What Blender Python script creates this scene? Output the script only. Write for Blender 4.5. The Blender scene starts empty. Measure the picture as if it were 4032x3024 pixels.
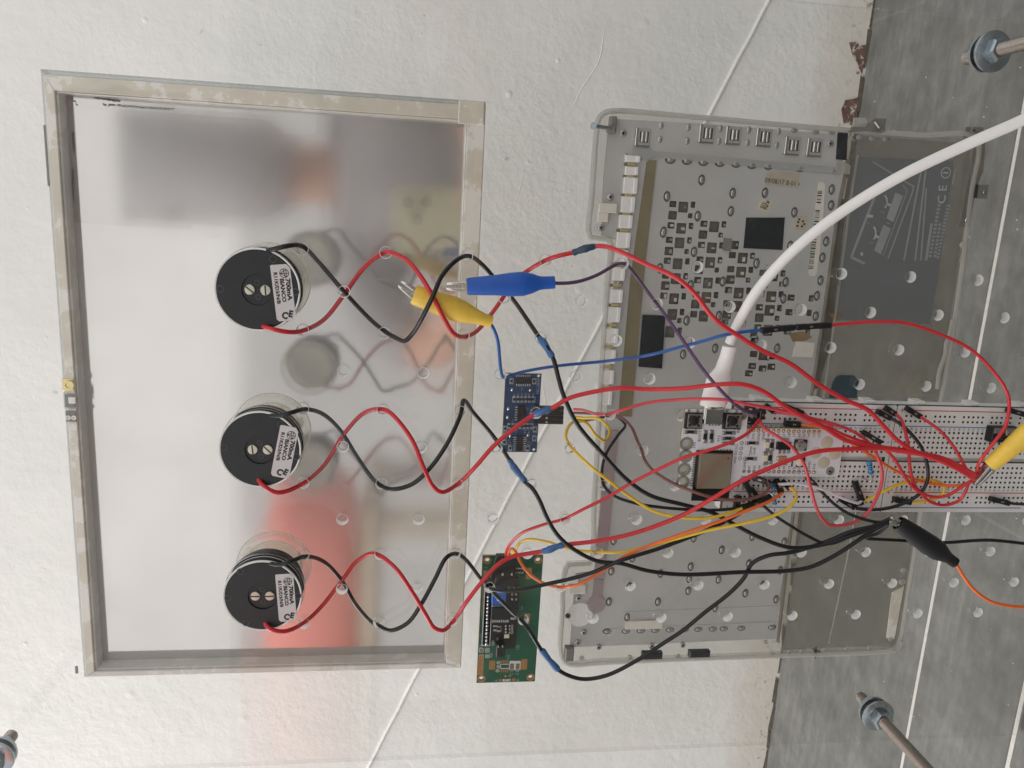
import bpy, bmesh, math, random
from mathutils import Vector, Matrix
random.seed(7)
rnd = random.uniform
S = 0.001                      # the code below is written in millimetres
SC = bpy.context.scene
COL = SC.collection

# ------------------------------------------------------------------ camera
# h = distance of a plane in front of (+) or behind (-) the perforated sheet's front face; world y = -h
FPX, CAMX, CAMH, CAMZ, FLOOR = 3100.0, 21.648, 350.21, -9.364, 465.6
def rodr(w):
    w = Vector(w); return Matrix.Rotation(w.length, 3, w.normalized())
RC = rodr((0.2224003, -0.1327963, 0.0395247))      # columns: sheet axes in camera space
XW, YW, ZW = -RC.col[1], RC.col[2], -RC.col[0]
cam_d = bpy.data.cameras.new('camera'); cam = bpy.data.objects.new('camera', cam_d); COL.objects.link(cam)
cam_d.sensor_width = 36.0; cam_d.lens = FPX / 4032 * 36.0
cam_d.clip_start = 0.004; cam_d.clip_end = 50
def cam_axis(i, s): return Vector((XW[i], YW[i], ZW[i])) * s
cx_, cy_, cz_ = cam_axis(0, 1), cam_axis(1, -1), cam_axis(2, -1)
CAMP = Vector((CAMX, -CAMH, CAMZ + FLOOR))
cam.matrix_world = Matrix(((cx_.x, cy_.x, cz_.x, CAMP.x*S), (cx_.y, cy_.y, cz_.y, CAMP.y*S), (cx_.z, cy_.z, cz_.z, CAMP.z*S), (0, 0, 0, 1)))
SC.camera = cam

def Q(u, v, h):
    """a point of the photograph (2212 px wide view) on the plane at distance h from the sheet -> millimetres"""
    k = 4032/2212
    d = cx_*((u*k-2016)/FPX) - cy_*((v*k-1512)/FPX) - cz_
    t = (-h - CAMP.y)/d.y
    return CAMP + d*t

# ------------------------------------------------------------------ world and lamps
w = bpy.data.worlds.new('World'); SC.world = w; w.use_nodes = True
bg = w.node_tree.nodes['Background']; bg.inputs[0].default_value = (0.985, 0.985, 1.0, 1); bg.inputs[1].default_value = 0.82
def area(name, loc, target, size, sizey, power, color):
    l = bpy.data.lights.new(name, 'AREA'); l.shape = 'RECTANGLE'; l.size = size; l.size_y = sizey; l.energy = power; l.color = color
    o = bpy.data.objects.new(name, l); COL.objects.link(o); o.location = loc
    o.rotation_euler = (Vector(target)-Vector(loc)).to_track_quat('-Z', 'Y').to_euler()
    return o
area('window_light', (-0.35, -2.2, 2.05), (-0.1, 0.3, 0.85), 3.8, 2.1, 14, (1.0, 0.985, 0.95))
area('side_fill_light', (-1.5, 0.1, 1.4), (-0.35, -0.8, 0.6), 0.9, 0.9, 30, (1.0, 0.99, 0.97))  # added fill, no window known there; lights the cushion, phone and hand
vs = SC.view_settings; vs.view_transform = 'Standard'; vs.look = 'None'; vs.exposure = 0.0; vs.gamma = 1.0; vs.use_curve_mapping = False
cy = SC.cycles; cy.max_bounces = 10; cy.diffuse_bounces = 4; cy.glossy_bounces = 5; cy.transmission_bounces = 8; cy.transparent_max_bounces = 40
cy.caustics_reflective = True; cy.blur_glossy = 0.6; cy.caustics_refractive = False
try: cy.use_denoising = True
except Exception: pass

# ------------------------------------------------------------------ materials
MATS = {}
def nt(name):
    m = bpy.data.materials.new(name); m.use_nodes = True; MATS[name] = m
    return m, m.node_tree.nodes, m.node_tree.links, m.node_tree.nodes['Principled BSDF']
def setp(b, **k):
    for a, v in k.items():
        b.inputs[a.replace('_', ' ')].default_value = v
def rgb(r, g, b): # sRGB 0-255 -> linear
    f = lambda c: ((c/255+0.055)/1.055)**2.4 if c > 10 else c/255/12.92
    return (f(r), f(g), f(b), 1)
def coords(N, L, scale=1.0):
    g = N.new('ShaderNodeNewGeometry'); m = N.new('ShaderNodeMapping'); m.inputs['Scale'].default_value = (scale,)*3
    L.new(g.outputs['Position'], m.inputs['Vector']); return m.outputs[0]
def noise(N, L, vec, scale, detail=3, rough=0.55):
    n = N.new('ShaderNodeTexNoise'); n.inputs['Scale'].default_value = scale; n.inputs['Detail'].default_value = detail; n.inputs['Roughness'].default_value = rough
    L.new(vec, n.inputs['Vector']); return n.outputs['Fac']
def ramp(N, L, fac, stops):
    r = N.new('ShaderNodeValToRGB'); e = r.color_ramp.elements
    while len(e) < len(stops): e.new(0.5)
    for k, (p, c) in enumerate(stops): e[k].position = p; e[k].color = c
    L.new(fac, r.inputs[0]); return r.outputs[0]
def math_(N, L, op, a, b=None):
    m = N.new('ShaderNodeMath'); m.operation = op
    for i, x in enumerate((a, b)):
        if x is None: continue
        if isinstance(x, (int, float)): m.inputs[i].default_value = x
        else: L.new(x, m.inputs[i])
    return m.outputs[0]
def mixc(N, L, fac, a, b):
    m = N.new('ShaderNodeMix'); m.data_type = 'RGBA'
    for i, x in ((0, fac), (6, a), (7, b)):
        if isinstance(x, (int, float)): m.inputs[i].default_value = x
        elif isinstance(x, tuple): m.inputs[i].default_value = x
        else: L.new(x, m.inputs[i])
    return m.outputs[2]
def bump(N, L, b, height, strength, dist):
    n = N.new('ShaderNodeBump'); n.inputs['Strength'].default_value = strength; n.inputs['Distance'].default_value = dist
    L.new(height, n.inputs['Height']); L.new(n.outputs[0], b.inputs['Normal']); return n
def plain(name, col, rough=0.5, metal=0.0, var=0.10, bumps=0.0, scale=250, coat=0.0, spec=0.5):
    m, N, L, b = nt(name)
    v = coords(N, L); f = noise(N, L, v, scale, 4)
    c0 = tuple(x*(1-var) for x in col[:3])+(1,); c1 = tuple(min(1, x*(1+var)) for x in col[:3])+(1,)
    L.new(ramp(N, L, f, [(0.3, c0), (0.7, c1)]), b.inputs['Base Color'])
    L.new(math_(N, L, 'MULTIPLY_ADD', f, 0.25), b.inputs['Roughness']) if False else None
    setp(b, Roughness=rough, Metallic=metal, Coat_Weight=coat, Specular_IOR_Level=spec)
    if bumps: bump(N, L, b, noise(N, L, v, scale*3, 3), bumps, 0.0004)
    return m
def clear(name, tint, refl=1.45, diffuse=0.0, dcol=(0.8, 0.8, 0.78, 1), rough=0.02, haze_noise=0.0, nscale=120, front_only=False):
    """thin clear plastic: what is behind shows through, the surface mirrors by Fresnel, some of it scatters"""
    m, N, L, b = nt(name); N.remove(b); out = N['Material Output']
    t = N.new('ShaderNodeBsdfTransparent'); t.inputs[0].default_value = tint
    g = N.new('ShaderNodeBsdfGlossy'); g.inputs['Roughness'].default_value = rough
    lw = N.new('ShaderNodeLayerWeight'); lw.inputs['Blend'].default_value = 0.5
    f0 = ((refl-1)/(refl+1))**2
    fres = math_(N, L, 'ADD', math_(N, L, 'MULTIPLY', math_(N, L, 'POWER', lw.outputs['Facing'], 5.0), 1-f0), f0)
    src = t.outputs[0]
    if diffuse > 0:
        d = N.new('ShaderNodeBsdfDiffuse'); d.inputs[0].default_value = dcol
        tr = N.new('ShaderNodeBsdfTranslucent'); tr.inputs[0].default_value = dcol
        md = N.new('ShaderNodeMixShader'); md.inputs[0].default_value = 0.35; L.new(d.outputs[0], md.inputs[1]); L.new(tr.outputs[0], md.inputs[2])
        ms = N.new('ShaderNodeMixShader'); L.new(src, ms.inputs[1]); L.new(md.outputs[0], ms.inputs[2])
        if haze_noise:
            f = noise(N, L, coords(N, L), nscale, 4)
            L.new(math_(N, L, 'ADD', math_(N, L, 'MULTIPLY', math_(N, L, 'SUBTRACT', f, 0.5), haze_noise*2), diffuse), ms.inputs[0])
        else: ms.inputs[0].default_value = diffuse
        if front_only:      # scattering on the side that faces the air only
            gb = N.new('ShaderNodeNewGeometry'); fo = math_(N, L, 'SUBTRACT', 1.0, gb.outputs['Backfacing'])
            old = ms.inputs[0].links[0].from_socket if ms.inputs[0].links else ms.inputs[0].default_value
            L.new(math_(N, L, 'MULTIPLY', fo, old), ms.inputs[0])
        src = ms.outputs[0]
    mx = N.new('ShaderNodeMixShader'); L.new(fres, mx.inputs[0]); L.new(src, mx.inputs[1]); L.new(g.outputs[0], mx.inputs[2])
    L.new(mx.outputs[0], out.inputs[0]); return m

def wall_mat():
    m, N, L, b = nt('wall_paint'); v = coords(N, L)
    sx = N.new('ShaderNodeSeparateXYZ'); L.new(v, sx.inputs[0])
    n1 = noise(N, L, v, 9, 5); n2 = noise(N, L, v, 60, 5); n3 = noise(N, L, v, 170, 3); n4 = noise(N, L, v, 620, 2)
    base = ramp(N, L, n1, [(0.3, rgb(230, 230, 227)), (0.7, rgb(240, 239, 236))])
    # yellowed, scuffed band low on the wall
    zz = math_(N, L, 'ADD', sx.outputs[2], math_(N, L, 'MULTIPLY', math_(N, L, 'SUBTRACT', n2, 0.5), 0.05))
    band = ramp(N, L, zz, [(0.0, (1, 1, 1, 1)), (0.030, (0.85, 0.85, 0.85, 1)), (0.062, (0, 0, 0, 1))])
    c = mixc(N, L, math_(N, L, 'MULTIPLY', band, 0.4), base, rgb(196, 182, 158))
    dirt = math_(N, L, 'MULTIPLY', ramp(N, L, n3, [(0.60, (0, 0, 0, 1)), (0.68, (1, 1, 1, 1))]), ramp(N, L, zz, [(0.0, (1, 1, 1, 1)), (0.028, (0, 0, 0, 1))]))
    c = mixc(N, L, math_(N, L, 'MULTIPLY', dirt, 0.8), c, rgb(105, 84, 66))
    speck = ramp(N, L, noise(N, L, v, 95, 2), [(0.755, (0, 0, 0, 1)), (0.775, (1, 1, 1, 1))])
    c = mixc(N, L, math_(N, L, 'MULTIPLY', speck, 0.35), c, rgb(150, 145, 138))
    L.new(c, b.inputs['Base Color']); setp(b, Roughness=0.62, Specular_IOR_Level=0.3)
    vo = N.new('ShaderNodeTexVoronoi'); vo.feature = 'SMOOTH_F1'; vo.inputs['Scale'].default_value = 34; L.new(v, vo.inputs['Vector'])
    blob = ramp(N, L, vo.outputs['Distance'], [(0.0, (1, 1, 1, 1)), (0.20, (0, 0, 0, 1))])
    blob = math_(N, L, 'MULTIPLY', blob, ramp(N, L, noise(N, L, v, 22, 2), [(0.55, (0, 0, 0, 1)), (0.7, (1, 1, 1, 1))]))
    # smooth trowelled areas and rougher rolled areas
    mask = ramp(N, L, noise(N, L, v, 5, 3), [(0.38, (0.08, 0.08, 0.08, 1)), (0.62, (1, 1, 1, 1))])
    hgt = math_(N, L, 'ADD', math_(N, L, 'MULTIPLY', math_(N, L, 'MULTIPLY', n3, mask), 0.55), math_(N, L, 'MULTIPLY', n4, 0.04))
    hgt = math_(N, L, 'ADD', hgt, math_(N, L, 'MULTIPLY', n2, 0.7))
    hgt = math_(N, L, 'ADD', hgt, math_(N, L, 'MULTIPLY', blob, 0.8))
    bump(N, L, b, hgt, 0.55, 0.0020)
    return m
def tile_mat():
    m, N, L, b = nt('grey_tile'); v = coords(N, L)
    n1 = noise(N, L, v, 8, 6, 0.62); n2 = noise(N, L, v, 45, 6, 0.65)
    mp = N.new('ShaderNodeMapping'); mp.inputs['Rotation'].default_value = (0, 0, 0.7); mp.inputs['Scale'].default_value = (9, 55, 9); L.new(v, mp.inputs[0])
    n3 = noise(N, L, mp.outputs[0], 2.2, 5, 0.6)
    f = math_(N, L, 'ADD', math_(N, L, 'MULTIPLY', n1, 0.4), math_(N, L, 'ADD', math_(N, L, 'MULTIPLY', n2, 0.35), math_(N, L, 'MULTIPLY', n3, 0.25)))
    c = ramp(N, L, f, [(0.30, rgb(76, 76, 74)), (0.5, rgb(109, 109, 106)), (0.70, rgb(143, 143, 139))])
    pits = ramp(N, L, n3, [(0.66, (0, 0, 0, 1)), (0.74, (1, 1, 1, 1))])
    c = mixc(N, L, math_(N, L, 'MULTIPLY', pits, 0.35), c, rgb(86, 86, 84))
    dust = ramp(N, L, noise(N, L, v, 240, 2), [(0.70, (0, 0, 0, 1)), (0.76, (1, 1, 1, 1))])
    c = mixc(N, L, math_(N, L, 'MULTIPLY', dust, 0.15), c, rgb(205, 203, 198))
    L.new(c, b.inputs['Base Color']); setp(b, Roughness=0.5, Specular_IOR_Level=0.4)
    bump(N, L, b, math_(N, L, 'ADD', n2, n3), 0.35, 0.0012); return m
def brushed(name):
    m, N, L, b = nt(name); v = coords(N, L)
    mp = N.new('ShaderNodeMapping'); mp.inputs['Scale'].default_value = (900, 1, 8); L.new(v, mp.inputs[0])
    f = noise(N, L, mp.outputs[0], 1.0, 3)
    big = noise(N, L, v, 14, 4)
    L.new(ramp(N, L, big, [(0.3, rgb(196, 194, 191)), (0.7, rgb(210, 208, 205))]), b.inputs['Base Color'])
    mp2 = N.new('ShaderNodeMapping'); mp2.inputs['Rotation'].default_value = (0, 0.5, 0); mp2.inputs['Scale'].default_value = (420, 40, 30); L.new(v, mp2.inputs[0])
    scr = ramp(N, L, noise(N, L, mp2.outputs[0], 1.3, 2), [(0.70, (0, 0, 0, 1)), (0.78, (1, 1, 1, 1))])
    r = math_(N, L, 'ADD', math_(N, L, 'MULTIPLY', big, 0.10), 0.045)
    r = math_(N, L, 'ADD', r, math_(N, L, 'MULTIPLY', scr, 0.12)); L.new(r, b.inputs['Roughness'])
    setp(b, Metallic=0.72); bump(N, L, b, f, 0.03, 0.0002); return m
def residue(name, col, col2):
    m, N, L, b = nt(name); v = coords(N, L)
    n1 = noise(N, L, v, 42, 5, 0.6); n2 = noise(N, L, v, 130, 4)
    f = math_(N, L, 'ADD', math_(N, L, 'MULTIPLY', n1, 0.75), math_(N, L, 'MULTIPLY', n2, 0.25))
    c = ramp(N, L, f, [(0.30, tuple(x*0.86 for x in col[:3])+(1,)), (0.535, col), (0.555, col2)])
    L.new(c, b.inputs['Base Color']); setp(b, Roughness=0.42, Coat_Weight=0.25, Coat_Roughness=0.2)
    tr = N.new('ShaderNodeBsdfTranslucent'); L.new(c, tr.inputs[0]); mx = N.new('ShaderNodeMixShader'); mx.inputs[0].default_value = 0.10
    L.new(b.outputs[0], mx.inputs[1]); L.new(tr.outputs[0], mx.inputs[2]); L.new(mx.outputs[0], N['Material Output'].inputs[0]); return m

M = {}
M['wall'] = wall_mat(); M['tile'] = tile_mat()
M['grout'] = plain('pale_grout', rgb(205, 203, 198), 0.8, var=0.08)
M['chip'] = plain('bare_brown_plaster', rgb(112, 84, 72), 0.85, var=0.35, bumps=0.6, scale=120)
def ragged(m):
    N, L = m.node_tree.nodes, m.node_tree.links; b = N['Principled BSDF']; v = coords(N, L)
    f = ramp(N, L, noise(N, L, v, 210, 5, 0.7), [(0.40, (0, 0, 0, 1)), (0.47, (1, 1, 1, 1))]); t = N.new('ShaderNodeBsdfTransparent'); mx = N.new('ShaderNodeMixShader')
    L.new(f, mx.inputs[0]); L.new(t.outputs[0], mx.inputs[1]); L.new(b.outputs[0], mx.inputs[2]); L.new(mx.outputs[0], N['Material Output'].inputs[0])
ragged(M['chip'])
M['dark_gap'] = plain('dirty_joint', rgb(70, 62, 54), 0.9, var=0.4, scale=160)
M['acrylic'] = clear('clear_acrylic', (0.99, 0.986, 0.98, 1), 1.36)
M['acrylic_rear'] = clear('clear_acrylic_rear', (0.985, 0.982, 0.976, 1), 1.32)
M['acrylic_edge'] = clear('acrylic_edge_painted_glow', (0.93, 0.93, 0.92, 1), 1.55, diffuse=0.9, dcol=(0.95, 0.95, 0.93, 1), rough=0.08, haze_noise=0.25, nscale=900, front_only=True)  # light gathered in the cut edges, put in as white scatter colour
M['lens'] = clear('clear_lens_plastic', (0.97, 0.965, 0.94, 1), 1.55, diffuse=0.13, dcol=(0.8, 0.78, 0.7, 1))
M['lens_edge'] = clear('lens_edge_plastic', (0.9, 0.89, 0.86, 1), 1.55, diffuse=0.6, dcol=(0.9, 0.89, 0.84, 1))
M['lens_frost'] = clear('frosted_lens_face', (0.95, 0.94, 0.9, 1), 1.5, diffuse=0.55, dcol=(0.88, 0.86, 0.8, 1), rough=0.2)
M['plate'] = brushed('brushed_aluminium_plate')
M['rim'] = residue('beige_lid_plastic', rgb(222, 216, 200), rgb(238, 236, 229))
M['rim_grey'] = residue('grey_lid_plastic', rgb(222, 219, 211), rgb(234, 231, 226))
M['rim_clear'] = clear('frosted_clear_rim', (0.80, 0.82, 0.82, 1), 1.45, diffuse=0.25, dcol=(0.72, 0.73, 0.73, 1), rough=0.08)
M['shell_clear'] = clear('clear_case_shell', (0.93, 0.93, 0.915, 1), 1.45, diffuse=0.10, dcol=(0.55, 0.55, 0.53, 1), rough=0.06)
M['shell_smoke'] = clear('smoky_case_shell', (0.86, 0.855, 0.83, 1), 1.42, diffuse=0.09, dcol=(0.45, 0.44, 0.42, 1), rough=0.08, haze_noise=0.06, nscale=25)
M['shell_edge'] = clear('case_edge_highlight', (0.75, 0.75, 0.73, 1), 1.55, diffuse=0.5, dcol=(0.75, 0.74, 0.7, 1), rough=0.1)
M['panel'] = plain('grey_coated_panel', rgb(182, 182, 180), 0.42, 0.06, var=0.06, scale=30, bumps=0.05)
M['panel_dark'] = plain('dark_inner_layer', rgb(112, 108, 98), 0.6, var=0.25, scale=90)
M['panel_step'] = plain('grey_panel_step', rgb(166, 167, 166), 0.4, 0.1, var=0.05, scale=40)
M['boss'] = plain('embossed_metal', rgb(176, 176, 174), 0.25, 0.7, var=0.06)
M['boss_rim'] = plain('embossed_rim', rgb(98, 97, 94), 0.5, 0.3, var=0.1)
M['chrome'] = plain('bright_steel', rgb(196, 194, 188), 0.14, 1.0, var=0.05)
M['zinc'] = plain('zinc_plated_steel', rgb(168, 178, 184), 0.24, 1.0, var=0.12, scale=300)
M['rod'] = plain('threaded_steel', rgb(168, 160, 152), 0.3, 1.0, var=0.1, scale=500)
M['olive'] = plain('olive_tape', rgb(128, 120, 94), 0.5, 0.1, var=0.14, scale=60, bumps=0.15)
M['gold'] = plain('pale_gold_contact', rgb(214, 198, 142), 0.35, 0.6, var=0.08)
M['white_plastic'] = plain('white_plastic', rgb(226, 225, 222), 0.4, var=0.03)
M['cream_plastic'] = plain('cream_plastic', rgb(214, 210, 200), 0.4, var=0.04)
M['grey_plastic'] = plain('grey_plastic', rgb(120, 118, 114), 0.5, var=0.06)
M['pink_strip'] = clear('pale_pink_strip', (0.85, 0.8, 0.8, 1), 1.45, diffuse=0.6, dcol=rgb(205, 192, 194), rough=0.2)
M['black_tape'] = plain('black_tape', rgb(30, 34, 38), 0.38, var=0.2, scale=300, bumps=0.08)
M['label_grey'] = clear('printed_grey_label', (0.55, 0.56, 0.57, 1), 1.35, diffuse=0.72, dcol=rgb(150, 154, 156), rough=0.25)
M['print_grey'] = plain('pale_print', rgb(150, 152, 152), 0.6, var=0.05)
M['print_light'] = plain('light_print', rgb(178, 179, 177), 0.6, var=0.05)
M['paper'] = plain('aged_paper_label', rgb(196, 188, 166), 0.7, var=0.08, scale=90)
M['paper_clear'] = plain('stained_paper_label', rgb(176, 168, 150), 0.7, var=0.12, scale=90)
M['ink'] = plain('black_ink', rgb(40, 38, 36), 0.6, var=0.1)
M['lamp_black'] = plain('black_lamp_plastic', rgb(24, 27, 30), 0.42, var=0.22, scale=220, bumps=0.06)
M['lamp_white'] = plain('white_lamp_ring', rgb(232, 232, 228), 0.3, var=0.03)
M['well_rim'] = plain('worn_black_plastic', rgb(62, 64, 66), 0.35, var=0.2)
M['lamp_hole'] = plain('lamp_hole_shadow_plastic', rgb(18, 19, 20), 0.35, var=0.1)
M['sticker'] = plain('white_sticker', rgb(206, 200, 200), 0.35, var=0.03)
M['nickel'] = plain('dull_nickel_screw', rgb(186, 182, 168), 0.32, 1.0, var=0.08)
M['w_black'] = plain('black_wire_insulation', rgb(17, 18, 20), 0.38, var=0.12)
M['w_red'] = plain('red_wire_insulation', rgb(196, 40, 48), 0.36, var=0.08)
M['w_yellow'] = plain('yellow_wire_insulation', rgb(222, 186, 52), 0.36, var=0.07)
M['w_orange'] = plain('orange_wire_insulation', rgb(226, 106, 36), 0.36, var=0.07)
M['w_blue'] = plain('blue_wire_insulation', rgb(38, 88, 158), 0.36, var=0.08)
M['w_purple'] = plain('purple_wire_insulation', rgb(86, 58, 92), 0.36, var=0.1)
M['w_brown'] = plain('brown_wire_insulation', rgb(116, 76, 66), 0.38, var=0.1)
M['w_white'] = plain('white_wire_insulation', rgb(214, 208, 214), 0.36, var=0.04)
M['w_pink'] = plain('faded_red_wire_insulation', rgb(200, 66, 74), 0.36, var=0.08)
M['sleeve'] = plain('blue_heat_shrink', rgb(58, 98, 148), 0.42, var=0.16, scale=260, bumps=0.25)
M['sleeve_dark'] = plain('dark_blue_heat_shrink', rgb(40, 66, 90), 0.42, var=0.2, scale=260, bumps=0.25)
M['dupont'] = plain('black_connector_housing', rgb(17, 18, 20), 0.42, var=0.15)
M['copper'] = plain('tinned_contact', rgb(150, 138, 128), 0.35, 0.8, var=0.05)
M['usb_white'] = plain('white_cable_jacket', rgb(236, 233, 230), 0.38, var=0.02)
M['clip_blue'] = plain('blue_vinyl_boot', rgb(26, 84, 172), 0.4, var=0.08, bumps=0.04)
M['clip_yellow'] = plain('yellow_vinyl_boot', rgb(228, 190, 74), 0.42, var=0.07, bumps=0.04)
M['clip_black'] = plain('black_vinyl_boot', rgb(18, 19, 21), 0.4, var=0.12, bumps=0.04)
M['bb'] = plain('white_breadboard_plastic', rgb(222, 220, 217), 0.45, var=0.025)
M['bb_dark'] = plain('breadboard_contact_depth', rgb(58, 54, 50), 0.6, 0.2, var=0.3, scale=600)
M['bb_red'] = plain('red_rail_print', rgb(196, 44, 62), 0.5, var=0.05)
M['bb_blue'] = plain('blue_rail_print', rgb(62, 112, 166), 0.5, var=0.05)
M['pcb_white'] = plain('white_solder_mask', rgb(218, 218, 222), 0.36, var=0.03)
M['pcb_blue'] = plain('blue_solder_mask', rgb(22, 58, 98), 0.34, var=0.16, scale=160)
M['pcb_green'] = plain('green_solder_mask', rgb(12, 86, 58), 0.34, var=0.14, scale=120)
M['pcb_black'] = plain('black_solder_mask', rgb(14, 15, 18), 0.36, var=0.12)
M['pcb_edge'] = plain('bare_board_edge', rgb(160, 146, 104), 0.6, var=0.1)
M['silk'] = plain('white_silkscreen', rgb(206, 208, 210), 0.6, var=0.03)
M['silk_dim'] = plain('dim_silkscreen', rgb(150, 166, 180), 0.6, var=0.05)
M['solder'] = plain('solder', rgb(200, 200, 198), 0.22, 1.0, var=0.12, scale=900)
M['ic'] = plain('black_ic_epoxy', rgb(20, 20, 22), 0.5, var=0.1)
M['shield'] = plain('nickel_shield_can', rgb(196, 184, 162), 0.3, 0.95, var=0.05, scale=40)
M['pad_gold'] = plain('bare_copper_pad', rgb(170, 130, 84), 0.4, 0.7, var=0.12)
M['pad_tin'] = plain('tinned_pad', rgb(168, 168, 160), 0.32, 0.7, var=0.08)
M['trim_blue'] = plain('blue_trimmer_plastic', rgb(36, 96, 186), 0.38, var=0.06)
M['res_blue'] = plain('blue_resistor_lacquer', rgb(58, 150, 196), 0.3, var=0.08)
M['res_band'] = plain('resistor_colour_band', rgb(40, 70, 110), 0.35, var=0.08)
M['led'] = plain('clear_led_epoxy', rgb(226, 218, 190), 0.25, var=0.05)
M['amber'] = plain('amber_capacitor', rgb(170, 128, 86), 0.4, var=0.08)
M['battery_blue'] = plain('dark_teal_plastic', rgb(38, 62, 74), 0.4, var=0.12)
M['rust'] = plain('brown_stain', rgb(128, 108, 78), 0.7, var=0.3, scale=60)

# ------------------------------------------------------------------ mesh helpers (millimetres)
class MB:
    def __init__(s): s.v = []; s.f = []; s.mi = []; s.cur = 0
    def add(s, vs_, fs):
        o = len(s.v); s.v += [tuple(p) for p in vs_]; s.f += [tuple(i+o for i in f) for f in fs]; s.mi += [s.cur]*len(fs); return s
    def box(s, x0, x1, y0, y1, z0, z1):
        return s.add([(x0,y0,z0),(x1,y0,z0),(x1,y1,z0),(x0,y1,z0),(x0,y0,z1),(x1,y0,z1),(x1,y1,z1),(x0,y1,z1)],
                     [(0,3,2,1),(4,5,6,7),(0,1,5,4),(1,2,6,5),(2,3,7,6),(3,0,4,7)])
    def cbox(s, x0, x1, y0, y1, z0, z1, c):
        """box whose camera-facing (low y) edges are chamfered by c"""
        if y0 > y1: y0, y1 = y1, y0
        ring = lambda y, d: [(x0+d,y,z0+d),(x1-d,y,z0+d),(x1-d,y,z1-d),(x0+d,y,z1-d)]
        vs_ = ring(y0, c)+ring(y0+c, 0)+ring(y1, 0)
        fs = [(0,1,2,3), (11,10,9,8)]
        for a in (0, 4):
            for i in range(4): j = (i+1) % 4; fs.append((a+j, a+i, a+4+i, a+4+j))
        return s.add(vs_, fs)
    def obox(s, c, ax, ay, az, hx, hy, hz):
        c = Vector(c); P = []
        for k in ((-1,-1,-1),(1,-1,-1),(1,1,-1),(-1,1,-1),(-1,-1,1),(1,-1,1),(1,1,1),(-1,1,1)):
            P.append(c+Vector(ax)*hx*k[0]+Vector(ay)*hy*k[1]+Vector(az)*hz*k[2])
        return s.add(P, [(0,3,2,1),(4,5,6,7),(0,1,5,4),(1,2,6,5),(2,3,7,6),(3,0,4,7)])
    def loft(s, rings, caps=True):
        n = len(rings[0]); vs_ = [p for r in rings for p in r]; fs = []
        for k in range(len(rings)-1):
            for i in range(n):
                j = (i+1) % n; fs.append((k*n+i, k*n+j, (k+1)*n+j, (k+1)*n+i))
        if caps: fs.append(tuple(range(n-1, -1, -1))); fs.append(tuple((len(rings)-1)*n+i for i in range(n)))
        return s.add(vs_, fs)
    def lathe(s, c, prof, n=32, axis=(0, 1, 0), up=(0, 0, 1), caps=True, start=0.0):
        """profile of (distance along axis, radius)"""
        ax = Vector(axis).normalized(); b = Vector(up); b = (b-ax*b.dot(ax)).normalized(); a = b.cross(ax); c = Vector(c)
        return s.loft([[c+ax*d+(a*math.cos(t)+b*math.sin(t))*r for t in [start+2*math.pi*i/n for i in range(n)]] for d, r in prof], caps)
    def tube(s, pts, r, n=10, caps=True):
        P = [Vector(p) for p in pts]; rings = []; nrm = None
        for i, p in enumerate(P):
            t = (P[min(i+1, len(P)-1)]-P[max(i-1, 0)])
            t = t.normalized() if t.length > 1e-9 else Vector((0, 0, 1))
            if nrm is None:
                nrm = t.cross(Vector((0, 1, 0)));
                if nrm.length < 1e-4: nrm = t.cross(Vector((1, 0, 0)))
            nrm = (nrm-t*nrm.dot(t)).normalized(); bn = t.cross(nrm)
            rr = r(i/(len(P)-1)) if callable(r) else r
            rings.append([p+(nrm*math.cos(a)+bn*math.sin(a))*rr for a in [2*math.pi*k/n for k in range(n)]])
        return s.loft(rings, caps)
    def build(s, name, mat, parent=None, smooth=False, **props):
        me = bpy.data.meshes.new(name); me.from_pydata([(x*S, y*S, z*S) for x, y, z in s.v], [], s.f)
        ml = mat if isinstance(mat, (list, tuple)) else [mat]
        for k in ml: me.materials.append(k)
        for p, k in zip(me.polygons, s.mi): p.material_index = k
        if smooth:
            for p in me.polygons: p.use_smooth = True
        me.update(); bm = bmesh.new(); bm.from_mesh(me); bmesh.ops.recalc_face_normals(bm, faces=bm.faces); bm.to_mesh(me); bm.free()
        if smooth: sharp(me)
        o = bpy.data.objects.new(name, me); COL.objects.link(o); attach(o, parent)
        for k, v_ in props.items(): o[k] = v_
        return o
def sharp(me, ang=0.7):
    bm = bmesh.new(); bm.from_mesh(me)
    for e in bm.edges:
        if len(e.link_faces) == 2 and e.calc_face_angle(0) > ang: e.smooth = False
    bm.to_mesh(me); bm.free()
def attach(o, parent):
    if parent is not None:
        o.parent = parent; o.matrix_parent_inverse = Matrix.Translation(-parent.location) if parent.type == 'EMPTY' else Matrix.Identity(4)
def tag(o, label, cat, group=None):
    o['label'] = label; o['category'] = cat
    if group: o['group'] = group
    return o
def empty(name, loc, label, cat, group=None):
    o = bpy.data.objects.new(name, None); COL.objects.link(o); o.location = Vector(loc)*S; o.empty_display_size = 0.01
    return tag(o, label, cat, group)
def box(name, mat, parent, x0, x1, y0, y1, z0, z1, c=0.0):
    m = MB(); (m.cbox(min(x0,x1), max(x0,x1), y0, y1, min(z0,z1), max(z0,z1), c) if c else m.box(min(x0,x1), max(x0,x1), y0, y1, min(z0,z1), max(z0,z1)))
    return m.build(name, mat, parent)
def pbox(name, mat, parent, u0, v0, u1, v1, h1, th, c=0.0):
    """box from two photo corners; its front face lies at distance h1 from the sheet, th thick"""
    a, b = Q(u0, v0, h1), Q(u1, v1, h1)
    return box(name, mat, parent, a.x, b.x, -h1, -h1+th, a.z, b.z, c)
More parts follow.
